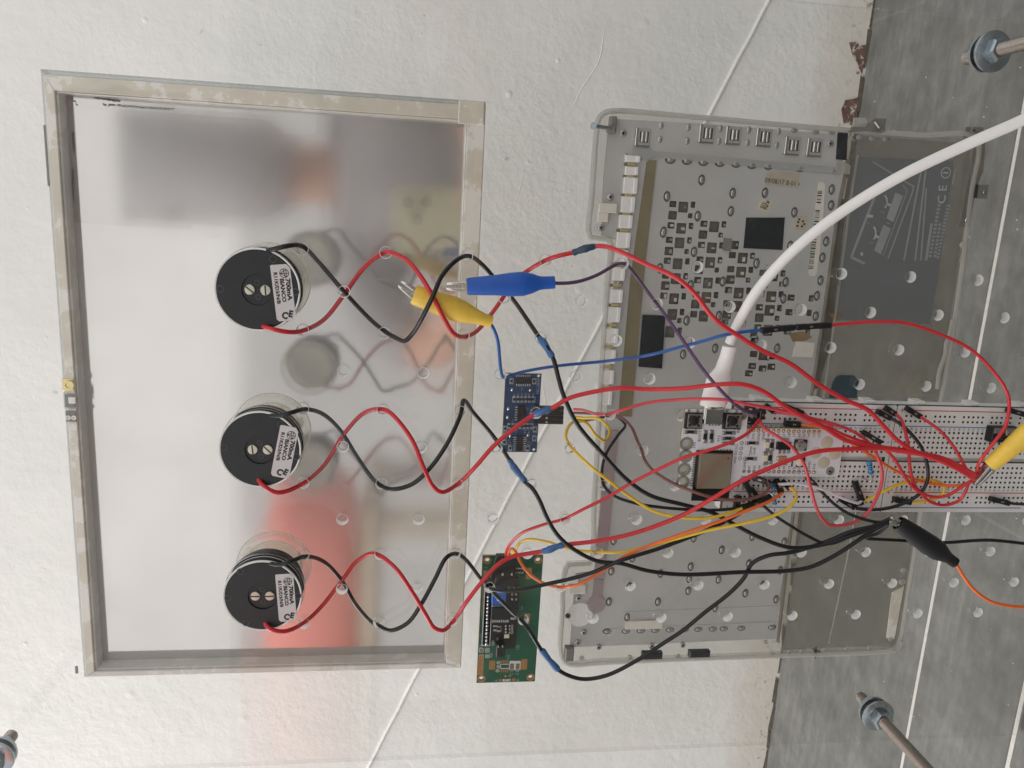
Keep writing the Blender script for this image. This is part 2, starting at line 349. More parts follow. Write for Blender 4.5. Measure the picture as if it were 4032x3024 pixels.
def slab(name, mats, parent, outline, holes, y0, y1, edge_idx=1, bev=0.0, **props):
    """flat plate in the x-z plane with openings, y0..y1 thick; side faces take material edge_idx"""
    cu = bpy.data.curves.new(name, 'CURVE'); cu.dimensions = '2D'; cu.fill_mode = 'BOTH'; cu.extrude = (abs(y1-y0)/2-bev)*S; cu.bevel_depth = bev*S; cu.bevel_resolution = 0; cu.offset = -bev*S
    for loop in [outline]+holes:
        sp = cu.splines.new('POLY'); sp.points.add(len(loop)-1); sp.use_cyclic_u = True
        for p, q in zip(sp.points, loop): p.co = (q[0]*S, q[1]*S, 0, 1)
    tmp = bpy.data.objects.new('tmp', cu); COL.objects.link(tmp)
    dg = bpy.context.evaluated_depsgraph_get(); me = bpy.data.meshes.new_from_object(tmp.evaluated_get(dg))
    bpy.data.objects.remove(tmp); bpy.data.curves.remove(cu)
    me.transform(Matrix(((1,0,0,0),(0,0,-1,(y0+y1)/2*S),(0,1,0,0),(0,0,0,1))))
    me.materials.clear()
    for k in (mats if isinstance(mats, (list, tuple)) else [mats]): me.materials.append(k)
    n = len(me.materials)
    for p in me.polygons: p.material_index = edge_idx if (abs(p.normal.y) < 0.95 and n > 1) else 0
    me.name = name
    o = bpy.data.objects.new(name, me); COL.objects.link(o); attach(o, parent)
    for k, v_ in props.items(): o[k] = v_
    return o
def circle(x, z, r, n=24): return [(x+r*math.cos(2*math.pi*i/n), z+r*math.sin(2*math.pi*i/n)) for i in range(n)]
def rrect(x0, x1, z0, z1, r, n=5):
    P = []
    for cx, cz, a in ((x1-r, z1-r, 0), (x0+r, z1-r, 90), (x0+r, z0+r, 180), (x1-r, z0+r, 270)):
        for i in range(n+1):
            t = math.radians(a+90*i/n); P.append((cx+r*math.cos(t), cz+r*math.sin(t)))
    return P
PENDING = []
def text(s, x, y, z, size, ang, mat, parent, name='printed_text', align='CENTER', bold=0.0, sx=1.0):
    cu = bpy.data.curves.new(name, 'FONT'); cu.body = s; cu.size = size*S; cu.align_x = align; cu.align_y = 'CENTER'; cu.offset = bold*S
    cu.resolution_u = 2
    cu.materials.append(mat); ca, sa = math.cos(ang), math.sin(ang)
    PENDING.append((name, cu, Matrix(((ca*sx, -sa, 0, x*S), (0, 0, -1, y*S), (sa*sx, ca, 0, z*S), (0, 0, 0, 1))), parent))
def finish_texts():
    obs = []
    for name, cu, mw, parent in PENDING:
        o = bpy.data.objects.new('tmp', cu); COL.objects.link(o); obs.append(o)
    dg = bpy.context.evaluated_depsgraph_get()
    mes = [bpy.data.meshes.new_from_object(o.evaluated_get(dg)) for o in obs]
    for o, me, (name, cu, mw, parent) in zip(obs, mes, PENDING):
        bpy.data.objects.remove(o); bpy.data.curves.remove(cu); me.transform(mw); me.name = name
        n = bpy.data.objects.new(name, me); COL.objects.link(n); attach(n, parent)
def ptext(s, u, v, h, size, ang, mat, parent, **k):
    p = Q(u, v, h); return text(s, p.x, -h, p.z, size, ang, mat, parent, **k)
def spline(pts, step=1.6):
    P = [Vector(p) for p in pts]
    if len(P) < 3: return P
    out = []
    for i in range(len(P)-1):
        p0 = P[i-1] if i else P[0]*2-P[1]; p1 = P[i]; p2 = P[i+1]; p3 = P[i+2] if i+2 < len(P) else P[-1]*2-P[-2]
        n = max(2, int((p2-p1).length/step)); a = 0.5
        t0 = 0; t1 = max((p1-p0).length, 1e-3)**a; t2 = t1+max((p2-p1).length, 1e-3)**a; t3 = t2+max((p3-p2).length, 1e-3)**a
        for k in range(n):
            t = t1+(t2-t1)*k/n
            A1 = p0*((t1-t)/(t1-t0))+p1*((t-t0)/(t1-t0)); A2 = p1*((t2-t)/(t2-t1))+p2*((t-t1)/(t2-t1)); A3 = p2*((t3-t)/(t3-t2))+p3*((t-t2)/(t3-t2))
            B1 = A1*((t2-t)/(t2-t0))+A2*((t-t0)/(t2-t0)); B2 = A2*((t3-t)/(t3-t1))+A3*((t-t1)/(t3-t1))
            out.append(B1*((t2-t)/(t2-t1))+B2*((t-t1)/(t2-t1)))
    out.append(P[-1]); return out

# ------------------------------------------------------------------ the setting: wall, floor
WALLY = 450.0
def struct(o): o['kind'] = 'structure'; return o
wl = MB(); wl.box(-2600, 2600, WALLY, WALLY+80, -30, 1700)
wall = struct(wl.build('wall', M['wall']))
# painted-over cable running slantwise down the wall, and lumps of old filler
def wallpt(u, v, d=0): p = Q(u, v, -WALLY+d); return p
pts = [wallpt(1661+(794-1661)*t, 1659*t, 0.3)+Vector((rnd(-.5,.5), 0, rnd(-.5,.5))) for t in [-0.25+i*1.5/60 for i in range(61)]]
m = MB(); m.tube(spline(pts, 6), 2.0, 8); m.build('painted_cable', M['wall'], wall, True)
def ridge(pts, r, name='plaster_ridge'):
    P = spline([wallpt(u, v, -r*0.45)+Vector((rnd(-1,1), 0, rnd(-1,1))) for u, v in pts], 4)
    m = MB(); m.tube(P, lambda t: r*(0.25+0.75*math.sin(math.pi*min(1, max(0, t)))), 8); m.build(name, M['wall'], wall, True)
ridge([(1325,10),(1305,60),(1292,130),(1255,190),(1230,240),(1190,285)], 0.9)
ridge([(1140,330),(1118,420),(1100,460)], 0.6)
ridge([(1165,800),(1180,870),(1190,930)], 0.6)
for u, v, r in ((313,43,3.2),(797,62,2.2),(1205,130,3.0),(1100,203,3.6),(357,150,2.2),(60,450,2.5),(100,730,2.5),(95,1230,2.4),(80,1285,2.0),(55,1390,3),(95,1415,2.2),(1040,1462,2.2),(1055,1255,2),(1500,1490,2),(900,1500,3),(20,1510,2),(560,1520,2),(1140,350,3)):
    p = wallpt(u, v); m = MB(); k = rnd(0.6, 1.5)
    m.lathe(p+Vector((0, 0.6, 0)), [(0, r*1.5), (-r*0.10, r*1.2), (-r*0.26, r*0.7), (-r*0.32, r*0.2)], 12, up=(rnd(-1,1), 0, 1))
    m.build('plaster_lump', M['wall'], wall, True)
def wallpatch(name, mat, P, proud=0.5):
    c = sum((wallpt(u, v) for u, v in P), Vector())/len(P); q = [wallpt(u, v) for u, v in P]
    m = MB(); n = len(q); m.add([(p.x, WALLY-proud, p.z) for p in q]+[(p.x, WALLY+1, p.z) for p in q], [tuple(range(n))]+[(i, n+i, n+(i+1) % n, (i+1) % n) for i in range(n)])
    return m.build(name, mat, wall)
wallpatch('bare_patch', M['chip'], [(1834,92),(1848,90),(1858,100),(1872,96),(1880,104),(1877,130),(1866,138),(1862,160),(1856,150),(1852,136),(1842,122)])
wallpatch('bare_patch', M['chip'], [(1817,236),(1826,216),(1842,214),(1866,206),(1872,232),(1862,262),(1848,272),(1822,266)])
wallpatch('bare_patch', M['chip'], [(1880,40),(1890,36),(1894,70),(1884,84),(1878,66)])
for u, v in ((1732,1350),(1726,1398),(1735,1435),(1718,1462),(1712,1500),(1742,1380),(1745,1330)):
    wallpatch('bare_patch', M['chip'], [(u+6*math.cos(a)*rnd(.4,1), v+6*math.sin(a)*rnd(.5,1.3)) for a in [i*math.pi/4 for i in range(8)]], 0.3)

GR = -Q(1958, 1592, 0).y
fl = MB(); fl.box(-2600, 2600, -5200, WALLY+20, -40, -0.7)
floor = struct(fl.build('floor', M['grout']))
def floor_y(u, v):
    a = Q(u, v, 0); d = a-CAMP; t = (0-CAMP.z)/d.z; return (CAMP+d*t)
g1 = (floor_y(2150, 553).y+floor_y(1958, 1592).y)/2      # first joint parallel to the wall
g2 = (floor_y(2175, 1659).y+floor_y(2212, 1476).y)/2
TW = 300.0
ys = [WALLY-3, g1+1.3, None]
rows = [(g1+1.7, WALLY-1.5), (g2+1.7, g1-1.7), (g2-297, g2-1.7), (g2-597, g2-299.4), (g2-897, g2-599.4)]+[(g2-897-300*(k+1), g2-899.4-300*k) for k in range(13)]
xs = [-2340+ i*1202.4 for i in range(4)]
for ri, (ya, yb) in enumerate(rows):
    for x in xs:
        xo = x+(420 if ri % 2 else 0)-260+(0 if ri else 580)
        m = MB(); m.add([], []); 
        c = 0.8; ring = lambda z, d: [(xo+d, ya+d, z), (xo+1200-d, ya+d, z), (xo+1200-d, yb-d, z), (xo+d, yb-d, z)]
        vs_ = ring(0, c)+ring(-c, 0)+ring(-9, 0); fs = [(0,1,2,3), (8,11,10,9)]
        for a in (0, 4):
            for i in range(4): j = (i+1) % 4; fs.append((a+i, a+4+i, a+4+j, a+j))
        m.add(vs_, fs); m.build('tile', M['tile'], floor)
m = MB()
for k in range(46):       # crumbling dark joint where the wall meets the floor
    x = -900+k*36+rnd(-8, 8); m.add([(x, WALLY-rnd(1.5,4), 0.4), (x+rnd(20,38), WALLY-rnd(1.5,5), 0.4), (x+38, WALLY+1, rnd(1,6)), (x, WALLY+1, rnd(1,5)), (x, WALLY+1, 0.2), (x+38, WALLY+1, 0.2)], [(0,1,2,3), (0,4,5,1)])
m.build('dirty_joint', M['dark_gap'], wall)
m = MB()
for k in range(26):
    p = floor_y(rnd(1890, 2212), rnd(0, 560) if k % 3 else rnd(1400, 1659)); r = rnd(0.25, 0.8)
    m.lathe((p.x, min(p.y, WALLY-6), 0.0), [(0, r), (r*0.7, r*0.7), (r, r*0.2)], 6, axis=(0, 0, 1), up=(1, 0, 0))
m.build('plaster_crumbs', M['grout'], floor, kind='stuff')

# ------------------------------------------------------------------ the two clear sheets
HP = 17.678
def lat(i, j): return (-j*HP, -i*HP+FLOOR)
RH = -104.0                      # front face of the rear sheet
x_hi = (Q(1790, 5, RH).x+Q(2212, 51, RH).x)/2; x_lo = (Q(1475, 1621, RH).x+Q(1953, 1594, RH).x)/2
holes = []
for i in range(-2, 21):
    for j in range(0, 11):
        if (i+j) % 2 == 0 and not (i > 19): x, z = lat(i, j); holes.append(circle(x, z, 2.45, 22))
LAMPS = [lat(-3, 1), lat(-3, 5), lat(-3, 9)]
for x, z in LAMPS: holes.append(circle(x, z, 17.9, 48))
sheet = slab('front_acrylic_sheet', [M['acrylic'], M['acrylic_edge']], None, [(x_lo, 4), (x_hi, 4), (x_hi, 745), (x_lo, 745)], holes, 0, 5.0, bev=0.3)
tag(sheet, 'clear acrylic sheet drilled with a staggered grid of small holes, carrying the wires', 'acrylic sheet')
rear = slab('rear_acrylic_sheet', [M['acrylic_rear'], M['acrylic_edge']], None, [(x_lo, 4), (x_hi, 4), (x_hi, 745), (x_lo, 745)], [], -RH, -RH+4.0)
tag(rear, 'plain clear acrylic sheet behind the laptop parts, bolted at its corners', 'acrylic sheet')

# threaded rods with nut and washer
def rod(u, v, label, turn):
    p = Q(u, v, RH); x, z = p.x, p.z; y = -RH
    e = empty('threaded_rod', (x, y, z), label, 'threaded rod', 'threaded rods joining the two sheets')
    m = MB(); n = 20; vs_, fs = [], []; L0, L1, pitch = y+22, -30.0, 1.25; seg = int((L0-L1)/pitch*n)
    # helical thread: ridge and root rows wound round the core
    rows_ = []
    for k in range(seg+1):
        a = 2*math.pi*k/n; yy = L0-pitch*k/n
        rows_.append([(x+math.cos(a)*r, yy-o, z+math.sin(a)*r) for r, o in ((3.35, 0), (3.95, 0.42), (3.95, 0.62), (3.35, 1.04))])
    for r_ in rows_: vs_ += r_
    for k in range(seg):
        for c in range(3): fs.append((4*k+c, 4*k+c+1, 4*k+5+c, 4*k+4+c))
        if k+n < seg: fs.append((4*k+3, 4*(k+n), 4*(k+n+1), 4*k+7))
    m.add(vs_, fs); m.lathe((x, L0, z), [(0, 3.3), (L1-L0, 3.3)], 16); m.build('rod', M['rod'], e, True)
    m = MB(); m.lathe((x, y-1.9, z), [(0, 11.3), (0.25, 11.6), (1.6, 11.6), (1.85, 11.3)], 40); m.build('washer', M['zinc'], e, True)
    m = MB(); m.lathe((x, y+4.1, z), [(0, 10.6), (1.6, 10.6)], 40); m.build('washer', M['zinc'], e, True)
    m = MB(); m.lathe((x, y-8.6, z), [(0, 5.9), (0.7, 7.4), (6.0, 7.4), (6.6, 6.6)], 6, start=turn); m.build('nut', M['zinc'], e)
    m = MB(); m.lathe((x, y+5.8, z), [(0, 6.6), (0.6, 7.4), (5.6, 7.4), (6.3, 5.9)], 6, start=turn+0.4); m.build('nut', M['zinc'], e)
rod(2142, 112, 'threaded steel rod with nut and washer beside the white cable', 0.25)
rod(1895, 1544, 'threaded steel rod with nut and washer near the black crocodile clip', 0.5)
rod(-11, 1637, 'threaded steel rod with only its tip showing against the white wall', 0.1)

# ------------------------------------------------------------------ laptop lid
lid = empty('laptop_screen_housing', Q(1010, 800, -100), 'empty laptop screen lid with brushed metal back plate and beige plastic rim', 'laptop lid')
LH, LP = -88.0, -99.0
a, b_, c_, d_ = Q(94, 153, LH), Q(1048, 213, LH), Q(998, 1441, LH), Q(168, 1476, LH)
lx1, lx0 = (a.x+b_.x)/2, (c_.x+d_.x)/2; lz1, lz0 = (a.z+d_.z)/2, (b_.z+c_.z)/2
W_T, W_R, W_L, W_B = 7.0, 10.0, 5.0, 9.5       # rim widths: top, right, left, bottom (upright)
o = slab('back_plate', [M['plate'], M['plate']], lid, rrect(lx0+1.2, lx1-1.2, lz0+1.2, lz1-1.2, 4), [], -LP, -LP+1.2)
def bar(name, mat, x0, x1, z0, z1, h0, h1, parent=lid, c=0.6): return box(name, mat, parent, x0, x1, -h1, -h0, z0, z1, c)
ix0, ix1, iz0, iz1 = lx0+W_L, lx1-W_R, lz0+W_B, lz1-W_T
# rim bars with mitred corners
def mitre(name, mat, outer, inner, h0, h1, k):
    O = [(outer[0], outer[2]), (outer[1], outer[2]), (outer[1], outer[3]), (outer[0], outer[3])]
    I = [(inner[0], inner[2]), (inner[1], inner[2]), (inner[1], inner[3]), (inner[0], inner[3])]
    a0, a1, b0, b1 = O[k], O[(k+1) % 4], I[k], I[(k+1) % 4]
    P = [a0, a1, b1, b0]; mm = MB(); c = 0.5
    cen = (sum(p[0] for p in P)/4, sum(p[1] for p in P)/4)
    sh = lambda p: (p[0]+(cen[0]-p[0])*0.0+ (c if p[0] < cen[0] else -c)*0.6, p[1]+(c if p[1] < cen[1] else -c)*0.6)
    top = [sh(p) for p in P]
    vs_ = [(x, -h1, z) for x, z in top]+[(x, -h1+c, z) for x, z in P]+[(x, -h0, z) for x, z in P]
    fs = [(0,1,2,3), (11,10,9,8)]
    for q in (0, 4):
        for i in range(4): j = (i+1) % 4; fs.append((q+j, q+i, q+4+i, q+4+j))
    mm.add(vs_, fs); return mm.build(name, mat, lid)
for k in range(4): mitre('rim_bar', M['rim_grey'] if k == 3 else M['rim'], (lx0+1.6, lx1-2.6, lz0+0.2, lz1-2.2), (ix0, ix1, iz0, iz1), LP+0.1, LH, k)
# outer clear lip, a little deeper than the rim
for k in range(4): mitre('clear_lip', M['rim_clear'], (lx0, lx1, lz0, lz1), (lx0+1.5, lx1-2.5, lz0+0.1, lz1-2.1), LP+0.1, LH-2.5, k)
# thin raised line along the inner edge
for args in ((ix0-0.1, ix0+0.8, iz0, iz1), (ix1-0.8, ix1+0.1, iz0, iz1), (ix0+0.8, ix1-0.8, iz0-0.1, iz0+0.8), (ix0+0.8, ix1-0.8, iz1-0.9, iz1+0.1)):
    bar('inner_bead', M['rim_grey'], *args, LP+0.1, LH-1.5)
# lower corner block on the right side, with its slot
p = Q(990, 240, LH); bar('corner_block', M['rim'], lx1-12.5, lx1-0.5, lz0+0.5, p.z, LH, LH+0.7)
# top edge: latch window, gold clip, mirror strip behind it
zc = lz1-2.0
def latch(v0, v1, name, mat, u0=135, u1=165, hh=LH+0.6, th=1.0, c=0.2): return pbox(name, mat, lid, u0, v0, u1, v1, hh, th, c)
latch(818, 845, 'latch_clip', M['gold'], 133, 160)
pp = Q(149, 832, LH+1.2); m = MB(); m.lathe(pp, [(0, 2.6), (-0.5, 2.6), (-0.5, 1.7), (0.2, 1.7)], 20); m.build('latch_clip', M['gold'], lid, True)
latch(849, 883, 'latch_frame', M['rim_clear'], 136, 168)
latch(853, 881, 'latch_pocket', M['grey_plastic'], 139, 163, LH+0.9, 0.6)
latch(858, 872, 'latch_tooth', M['white_plastic'], 147, 163, LH+1.8, 1.2)
latch(888, 912, 'latch_pocket', M['grey_plastic'], 141, 165, LH+0.9, 0.6)
for u in (148, 160):
    pp = Q(u, 902, LH+1.2); m = MB(); m.lathe(pp, [(0, 1.3), (-0.5, 1.3), (-0.5, 0.7), (0.2, 0.7)], 14); m.build('screw_boss', M['white_plastic'], lid, True)
pbox('edge_gasket', M['grey_plastic'], lid, 97, 270, 103, 402, LH-2.0, 0.8)
pbox('edge_gasket', M['grey_plastic'], lid, 163, 1455, 167, 1570-130, LH-2.0, 0.8)
m = MB()           # remains of dotted adhesive round the plate
def dots(u0, v0, u1, v1, n):
    for k in range(n):
        t = k/n; p = Q(u0+(u1-u0)*t+rnd(-2.2, 2.2), v0+(v1-v0)*t+rnd(-2.2, 2.2), LP+0.1); r = rnd(0.18, 0.5)
        m.lathe((p.x, -LP, p.z), [(0.1, r), (-0.12, r*0.8)], 6)
dots(157, 285, 160, 330, 60); dots(158, 366, 158, 440, 90); dots(160, 490, 160, 495, 12); dots(160, 505, 163, 560, 70); dots(163, 570, 172, 680, 190); dots(166, 690, 172, 750, 110)
dots(205, 211, 260, 218, 90); dots(222, 226, 375, 236, 120); dots(155, 210, 166, 228, 14)
m.build('adhesive_dots', M['grey_plastic'], lid, kind='stuff')

# ------------------------------------------------------------------ laptop base
base = empty('laptop_chassis', Q(1650, 850, -100), 'bare laptop bottom case with vent cut-outs, spring clips and smoky see-through front half', 'laptop base')
BH = -96.0                       # front face of the grey panel
def PX(L, h): return [(Q(u, v, h).x, Q(u, v, h).z) for u, v in L]
def zz(ox, oy, x, y, wd=700): k = wd/2212; return ((ox+x*k)*2212/4032, (oy+y*k)*2212/4032)
outer = [(1291,268),(1297,252),(1308,243),(1325,239),(1500,252),(1700,270),(1830,281),(1990,291),(2112,300),(2100,420),(2072,640),(2040,840),(2010,990),(1985,1150),(1962,1290),(1946,1384),(1936,1402),(1920,1408),(1700,1418),(1500,1425),(1300,1434),(1232,1438),(1219,1430),(1212,1412),(1216,1330),(1229,1222),(1275,1219),(1284,1100),(1300,830),(1313,620),(1317,518),(1277,513),(1280,420)]
shell = slab('clear_shell', [M['shell_clear'], M['shell_edge']], base, PX(outer, BH-3), [], -BH+3.0, -BH+5.2)
# upright lip round the shell, one clear tube following the outline
lip = PX(outer, BH+2); n_ = len(lip)
m = MB(); P = spline([(x, -BH-1.0, z) for x, z in lip]+[(lip[0][0], -BH-1.0, lip[0][1])], 5); m.tube(P, 1.5, 8); m.build('shell_lip', M['shell_edge'], base, True)
m = MB(); P = spline([(x, -BH+2.4, z) for x, z in lip]+[(lip[0][0], -BH+2.4, lip[0][1])], 5); m.tube(P, 1.1, 8); m.build('shell_lip', M['shell_clear'], base, True)
# grey panel with cut-outs
panel_o = [(1316,256),(1500,266),(1828,292),(1812,420),(1800,520),(1778,680),(1752,840),(1728,1000),(1705,1160),(1684,1290),(1676,1380),(1560,1384),(1400,1392),(1232,1398),(1236,1330),(1244,1240),(1284,1234),(1296,1100),(1318,800),(1330,540),(1334,520),(1300,508),(1303,400)]
vents = []; vent_px = []
def vent(zx, zy, wz, hz):
    u, v = zz(2300, 400, zx, zy); kk = 700/2212*2212/4032; du, dv = wz*kk/2, hz*kk/2
    sl = -0.055*0
    a, b2 = Q(u-du, v-dv, BH), Q(u+du, v+dv, BH)
    vents.append(rrect(min(a.x,b2.x), max(a.x,b2.x), min(a.z,b2.z), max(a.z,b2.z), 0.45, 2)); vent_px.append((u, v))
def group(x, y, kinds='SBTMt'):
    if 'S' in kinds: vent(x, y, 78, 82)
    if 'B' in kinds: vent(x+128, y+38, 105, 140)
    if 'T' in kinds: vent(x+250, y+8, 48, 82)
def mids(x, y): vent(x, y, 95, 112); vent(x+220, y+6, 48, 66)
colA = [(1105,1275),(1080,1540),(1060,1720),(1035,1980),(1012,2165),(990,2415)]; midA = [(1100,1415),(1055,1860),(1010,2290)]
for x, y in colA: group(x, y)
for x, y in midA: mids(x, y)
group(968, 2610, 'BT'); vent(1185, 2725, 48, 66); vent(1068, 2865, 105, 145); vent(1190, 2850, 48, 80)
colB = [(1490,1520),(1460,1782),(1440,1965),(1412,2220),(1392,2400)]; midB = [(1478,1655),(1430,2090),(1385,2520)]
for x, y in colB: group(x, y)
for x, y in midB: mids(x, y)
vent(1365, 2645, 78, 85); vent(1485, 2670, 100, 140)
colC = [(1845,1910),(1825,2085),(1795,2345),(1775,2510)]; midC = [(1820,2215),(1775,2655)]
for x, y in colC: group(x, y)
for x, y in midC: mids(x, y)
vent(1880, 1785, 75, 110); vent(1750, 2740, 78, 80); vent(1985, 2765, 50, 80)
for x, y in ((2225,2130),(2200,2390),(2180,2560),(2160,2810)): group(x, y)
for x, y in ((2235,2265),(2180,2690)): mids(x, y)
for x, y in ((2575,2440),(2550,2620),(2530,2860)): group(x, y, 'ST')
vent(2110, 2900, 78, 80); vent(2120, 2965, 80, 90)
for x, y in ((2110,3140),(2240,3160),(2090,3290),(2220,3320),(2330,3300),(2050,3380),(2330,3170)): vent(x, y, 85 if x != 2240 else 120, 80 if x != 2240 else 120)
slotw = PX([(1335,1345),(1372,1345),(1372,1365),(1335,1365)], BH)
panel = slab('grey_panel', [M['panel'], M['panel_dark']], base, PX(panel_o, BH), vents, -BH, -BH+0.9)
slab('inner_layer', [M['panel_dark'], M['panel_dark']], base, PX([(1395,420),(1830,430),(1790,760),(1765,840),(1380,860)], BH-2.4), [], -BH+2.2, -BH+2.8)
for u, v in vent_px:               # stepped second layer visible inside the larger openings
    if random.random() < 0.75: pbox('vent_ledge', random.choice([M['panel'], M['panel_step'], M['cream_plastic'], M['panel_dark']]), base, u+rnd(-1, 3), v-rnd(0, 4), u+rnd(5, 9), v+rnd(2, 8), BH-1.2, 0.8)
# raised border strips of the panel
def strip(P, h0, h1, mat, name): return slab(name, [mat, mat], base, PX(P, (h0+h1)/2), [], -h1, -h0)
strip([(1368,322),(1810,362),(1809,376),(1367,336)], BH, BH+0.5, M['panel_step'], 'panel_step')
strip([(1316,1358),(1672,1343),(1672,1364),(1314,1378)], BH, BH+0.25, M['panel'], 'panel_step')
strip([(1345,1322),(1680,1308),(1679,1322),(1344,1335)], BH, BH+0.2, M['panel'], 'panel_step')
strip([(1352,1342),(1430,1339),(1430,1357),(1350,1359)], BH, BH+1.2, M['cream_plastic'], 'cover_strip')
# oval bosses
OV = []
for x, y in ((958,300),(943,470),(1297,322),(1283,490),(1697,335),(1680,492),(2050,350),(515,685),(497,1295),(472,1580),(470,1700)): OV.append((2300,400,x,y,'v',0))
for x, y in ((1072,730),(1280,742),(1483,756),(1687,768),(1890,780),(2090,792)): OV.append((2300,400,x,y,'h',1))
for x, y in ((1030,1180),(1462,975),(1848,1140),(1825,1365),(1413,1425),(988,1620),(985,1630)): OV.append((2300,400,x,y,'v',1))
for x, y in ((152,355),(525,375),(500,545),(135,515)): OV.append((2900,400,x,y,'v',0))
for x, y in ((720,360),(985,378),(1188,385)): OV.append((2900,400,x,y,'h',0))
for x, y in ((192,795),(395,805),(792,832),(1215,858)): OV.append((2900,400,x,y,'h',1))
for x, y in ((355,1135),(720,1378),(1177,1292),(1115,1740),(1185,1095)): OV.append((2900,400,x,y,'v',1))
for x, y in ((1368,290),(945,495),(1325,705),(1725,660),(1678,1085),(1275,1145),(1232,1565),(1630,1490),(2145,430)): OV.append((2300,900,x,y,'v',1))
for x, y in ((668,215),(248,435),(612,665),(583,872),(1045,645),(985,1090),(505,1490),(1070,362),(1000,838)): OV.append((2900,900,x,y,'v',1))
for x, y in ((843,90),(813,470),(785,850),(1075,305),(1040,660),(1010,1040),(1392,850),(1425,500),(1800,415),(1782,565),(1770,715),(2185,205),(2145,575),(2105,930),(1838,60)): OV.append((2150,2100,x,y,'v',1))
for x, y in ((760,1218),(992,1215),(1178,1208),(1358,1203),(1540,1198),(1725,1195),(1893,1192),(2075,1187)): OV.append((2150,2100,x,y,'h',1))
for x, y in ((195,40),(155,375),(110,745),(595,105),(545,460),(492,820),(330,640)): OV.append((2900,2100,x,y,'v',1))
for x, y in ((58,1178),(440,1168),(-160,1184)): OV.append((2900,2100,x,y,'h',1))
for x, y in ((1930,1130),(1905,1340),(1880,1500),(1750,1240)): OV.append((1905,1310,x*0+x-0,y,'v',1))
def oval(u, v, ori, rim, rx=1.45, rz=2.2):
    p = Q(u, v, BH); ax, az = (rz, rx) if ori == 'v' else (rx, rz)
    m = MB(); n = 14; T = [2*math.pi*i/n for i in range(n)]
    if rim:
        m.loft([[(p.x+math.cos(t)*ax*k, -BH-o_, p.z+math.sin(t)*az*k) for t in T] for k, o_ in ((1.45, -0.05), (1.3, 0.35), (1.0, 0.25), (0.85, 0.0))], False)
        m.cur = 1
    m.loft([[(p.x+math.cos(t)*ax*k, -BH-o_, p.z+math.sin(t)*az*k) for t in T] for k, o_ in ((0.95, -0.05), (0.85, 0.45), (0.5, 0.75), (0.1, 0.8))])
    m.build('oval_boss', [M['boss_rim'], M['boss']] if rim else M['boss'], base, True)
for ox, oy, x, y, ori, rim in OV[:-4]:
    u, v = zz(ox, oy, x, y); oval(u, v, ori, rim)
# round screw bosses
def rboss(u, v, r=2.0, mat='boss', h=BH, hole=True):
    p = Q(u, v, h); m = MB(); m.lathe((p.x, -h, p.z), [(0.1, r), (-0.9, r), (-1.2, r*0.8), (-1.2, r*0.42), (-0.2, r*0.36)], 18); m.build('screw_boss', M[mat], base, True)
    if hole: m = MB(); m.lathe((p.x, -h-0.25, p.z), [(0.1, r*0.4), (-0.05, r*0.4)], 12); m.build('screw_hole', M['ink'], base)
for ox, oy, x, y in ((2300,400,483,395),(2300,400,325,1188),(2300,400,207,1570),(2900,400,1163,525),(2300,900,405,850),(2300,900,370,1270),(2300,900,435,690),(2300,900,448,535),
                     (2150,2100,400,800),(2150,2100,468,1228),(2150,2100,392,1355),(2150,2100,652,1410),(2150,2100,1310,1395),(2150,2100,1695,1385)):
    rboss(*zz(ox, oy, x, y), 1.9)
for ox, oy, x, y in ((2900,2100,360,1350),(2900,2100,655,1472),(2900,2100,812,1468),(2900,2100,1085,1448),(2900,2100,1370,1432),(2900,2100,1655,1415),(2900,2100,2070,460),(2900,2100,2055,600),(2900,2100,1912,1312),(2150,2100,445,1550),(2150,2100,1040,1540),(2150,2100,1640,1530),(2900,2100,440,1495)):
    rboss(*zz(ox, oy, x, y), 1.7 if x != 2055 else 2.1, 'shell_edge', BH-1, False)
rboss(*zz(2300, 900, 385, 1070), 2.3, 'grey_plastic')
# spring clips
def spring(u, v, w=25, h=36):
    pbox('spring_clip_frame', M['panel_step'], base, u-w*.62, v-h*.55, u+w*.62, v+h*.55, BH+0.9, 0.9, 0.25)
    pbox('spring_clip_window', M['ink'], base, u-w*.18, v-h*.34, u+w*.50, v+h*.34, BH+1.0, 0.12)
    for du, r in ((0.02, 1.25), (0.34, 0.9)):
        p = Q(u+w*du, v, BH+1.0); m = MB(); L = Q(u, v-h*.33, BH+1).x-p.x
        m.lathe((p.x-L, -BH-0.9, p.z), [(0, r*.7), (0.3, r), (2*L-.3, r), (2*L, r*.7)], 12, axis=(1, 0, 0)); m.build('spring_leaf', M['chrome'], base, True)
    p = Q(u-w*.52, v, BH+1.0); m = MB(); L = Q(u, v-h*.5, BH+1).x-p.x
    m.lathe((p.x-L, -BH-0.8, p.z), [(0, 1.0), (2*L, 1.0)], 12, axis=(1, 0, 0)); m.build('spring_leaf', M['chrome'], base, True)
    pbox('clip_foot', M['grey_plastic'], base, u-w*.6, v+h*.52, u+w*.6, v+h*.62, BH+1.2, 1.2)
for ox, oy, x, y in ((2300,400,725,440),(2300,400,1520,395),(2300,400,1850,415),(2900,400,335,440),(2900,400,690,545),(2900,400,965,565)):
    spring(*zz(ox, oy, x, y))
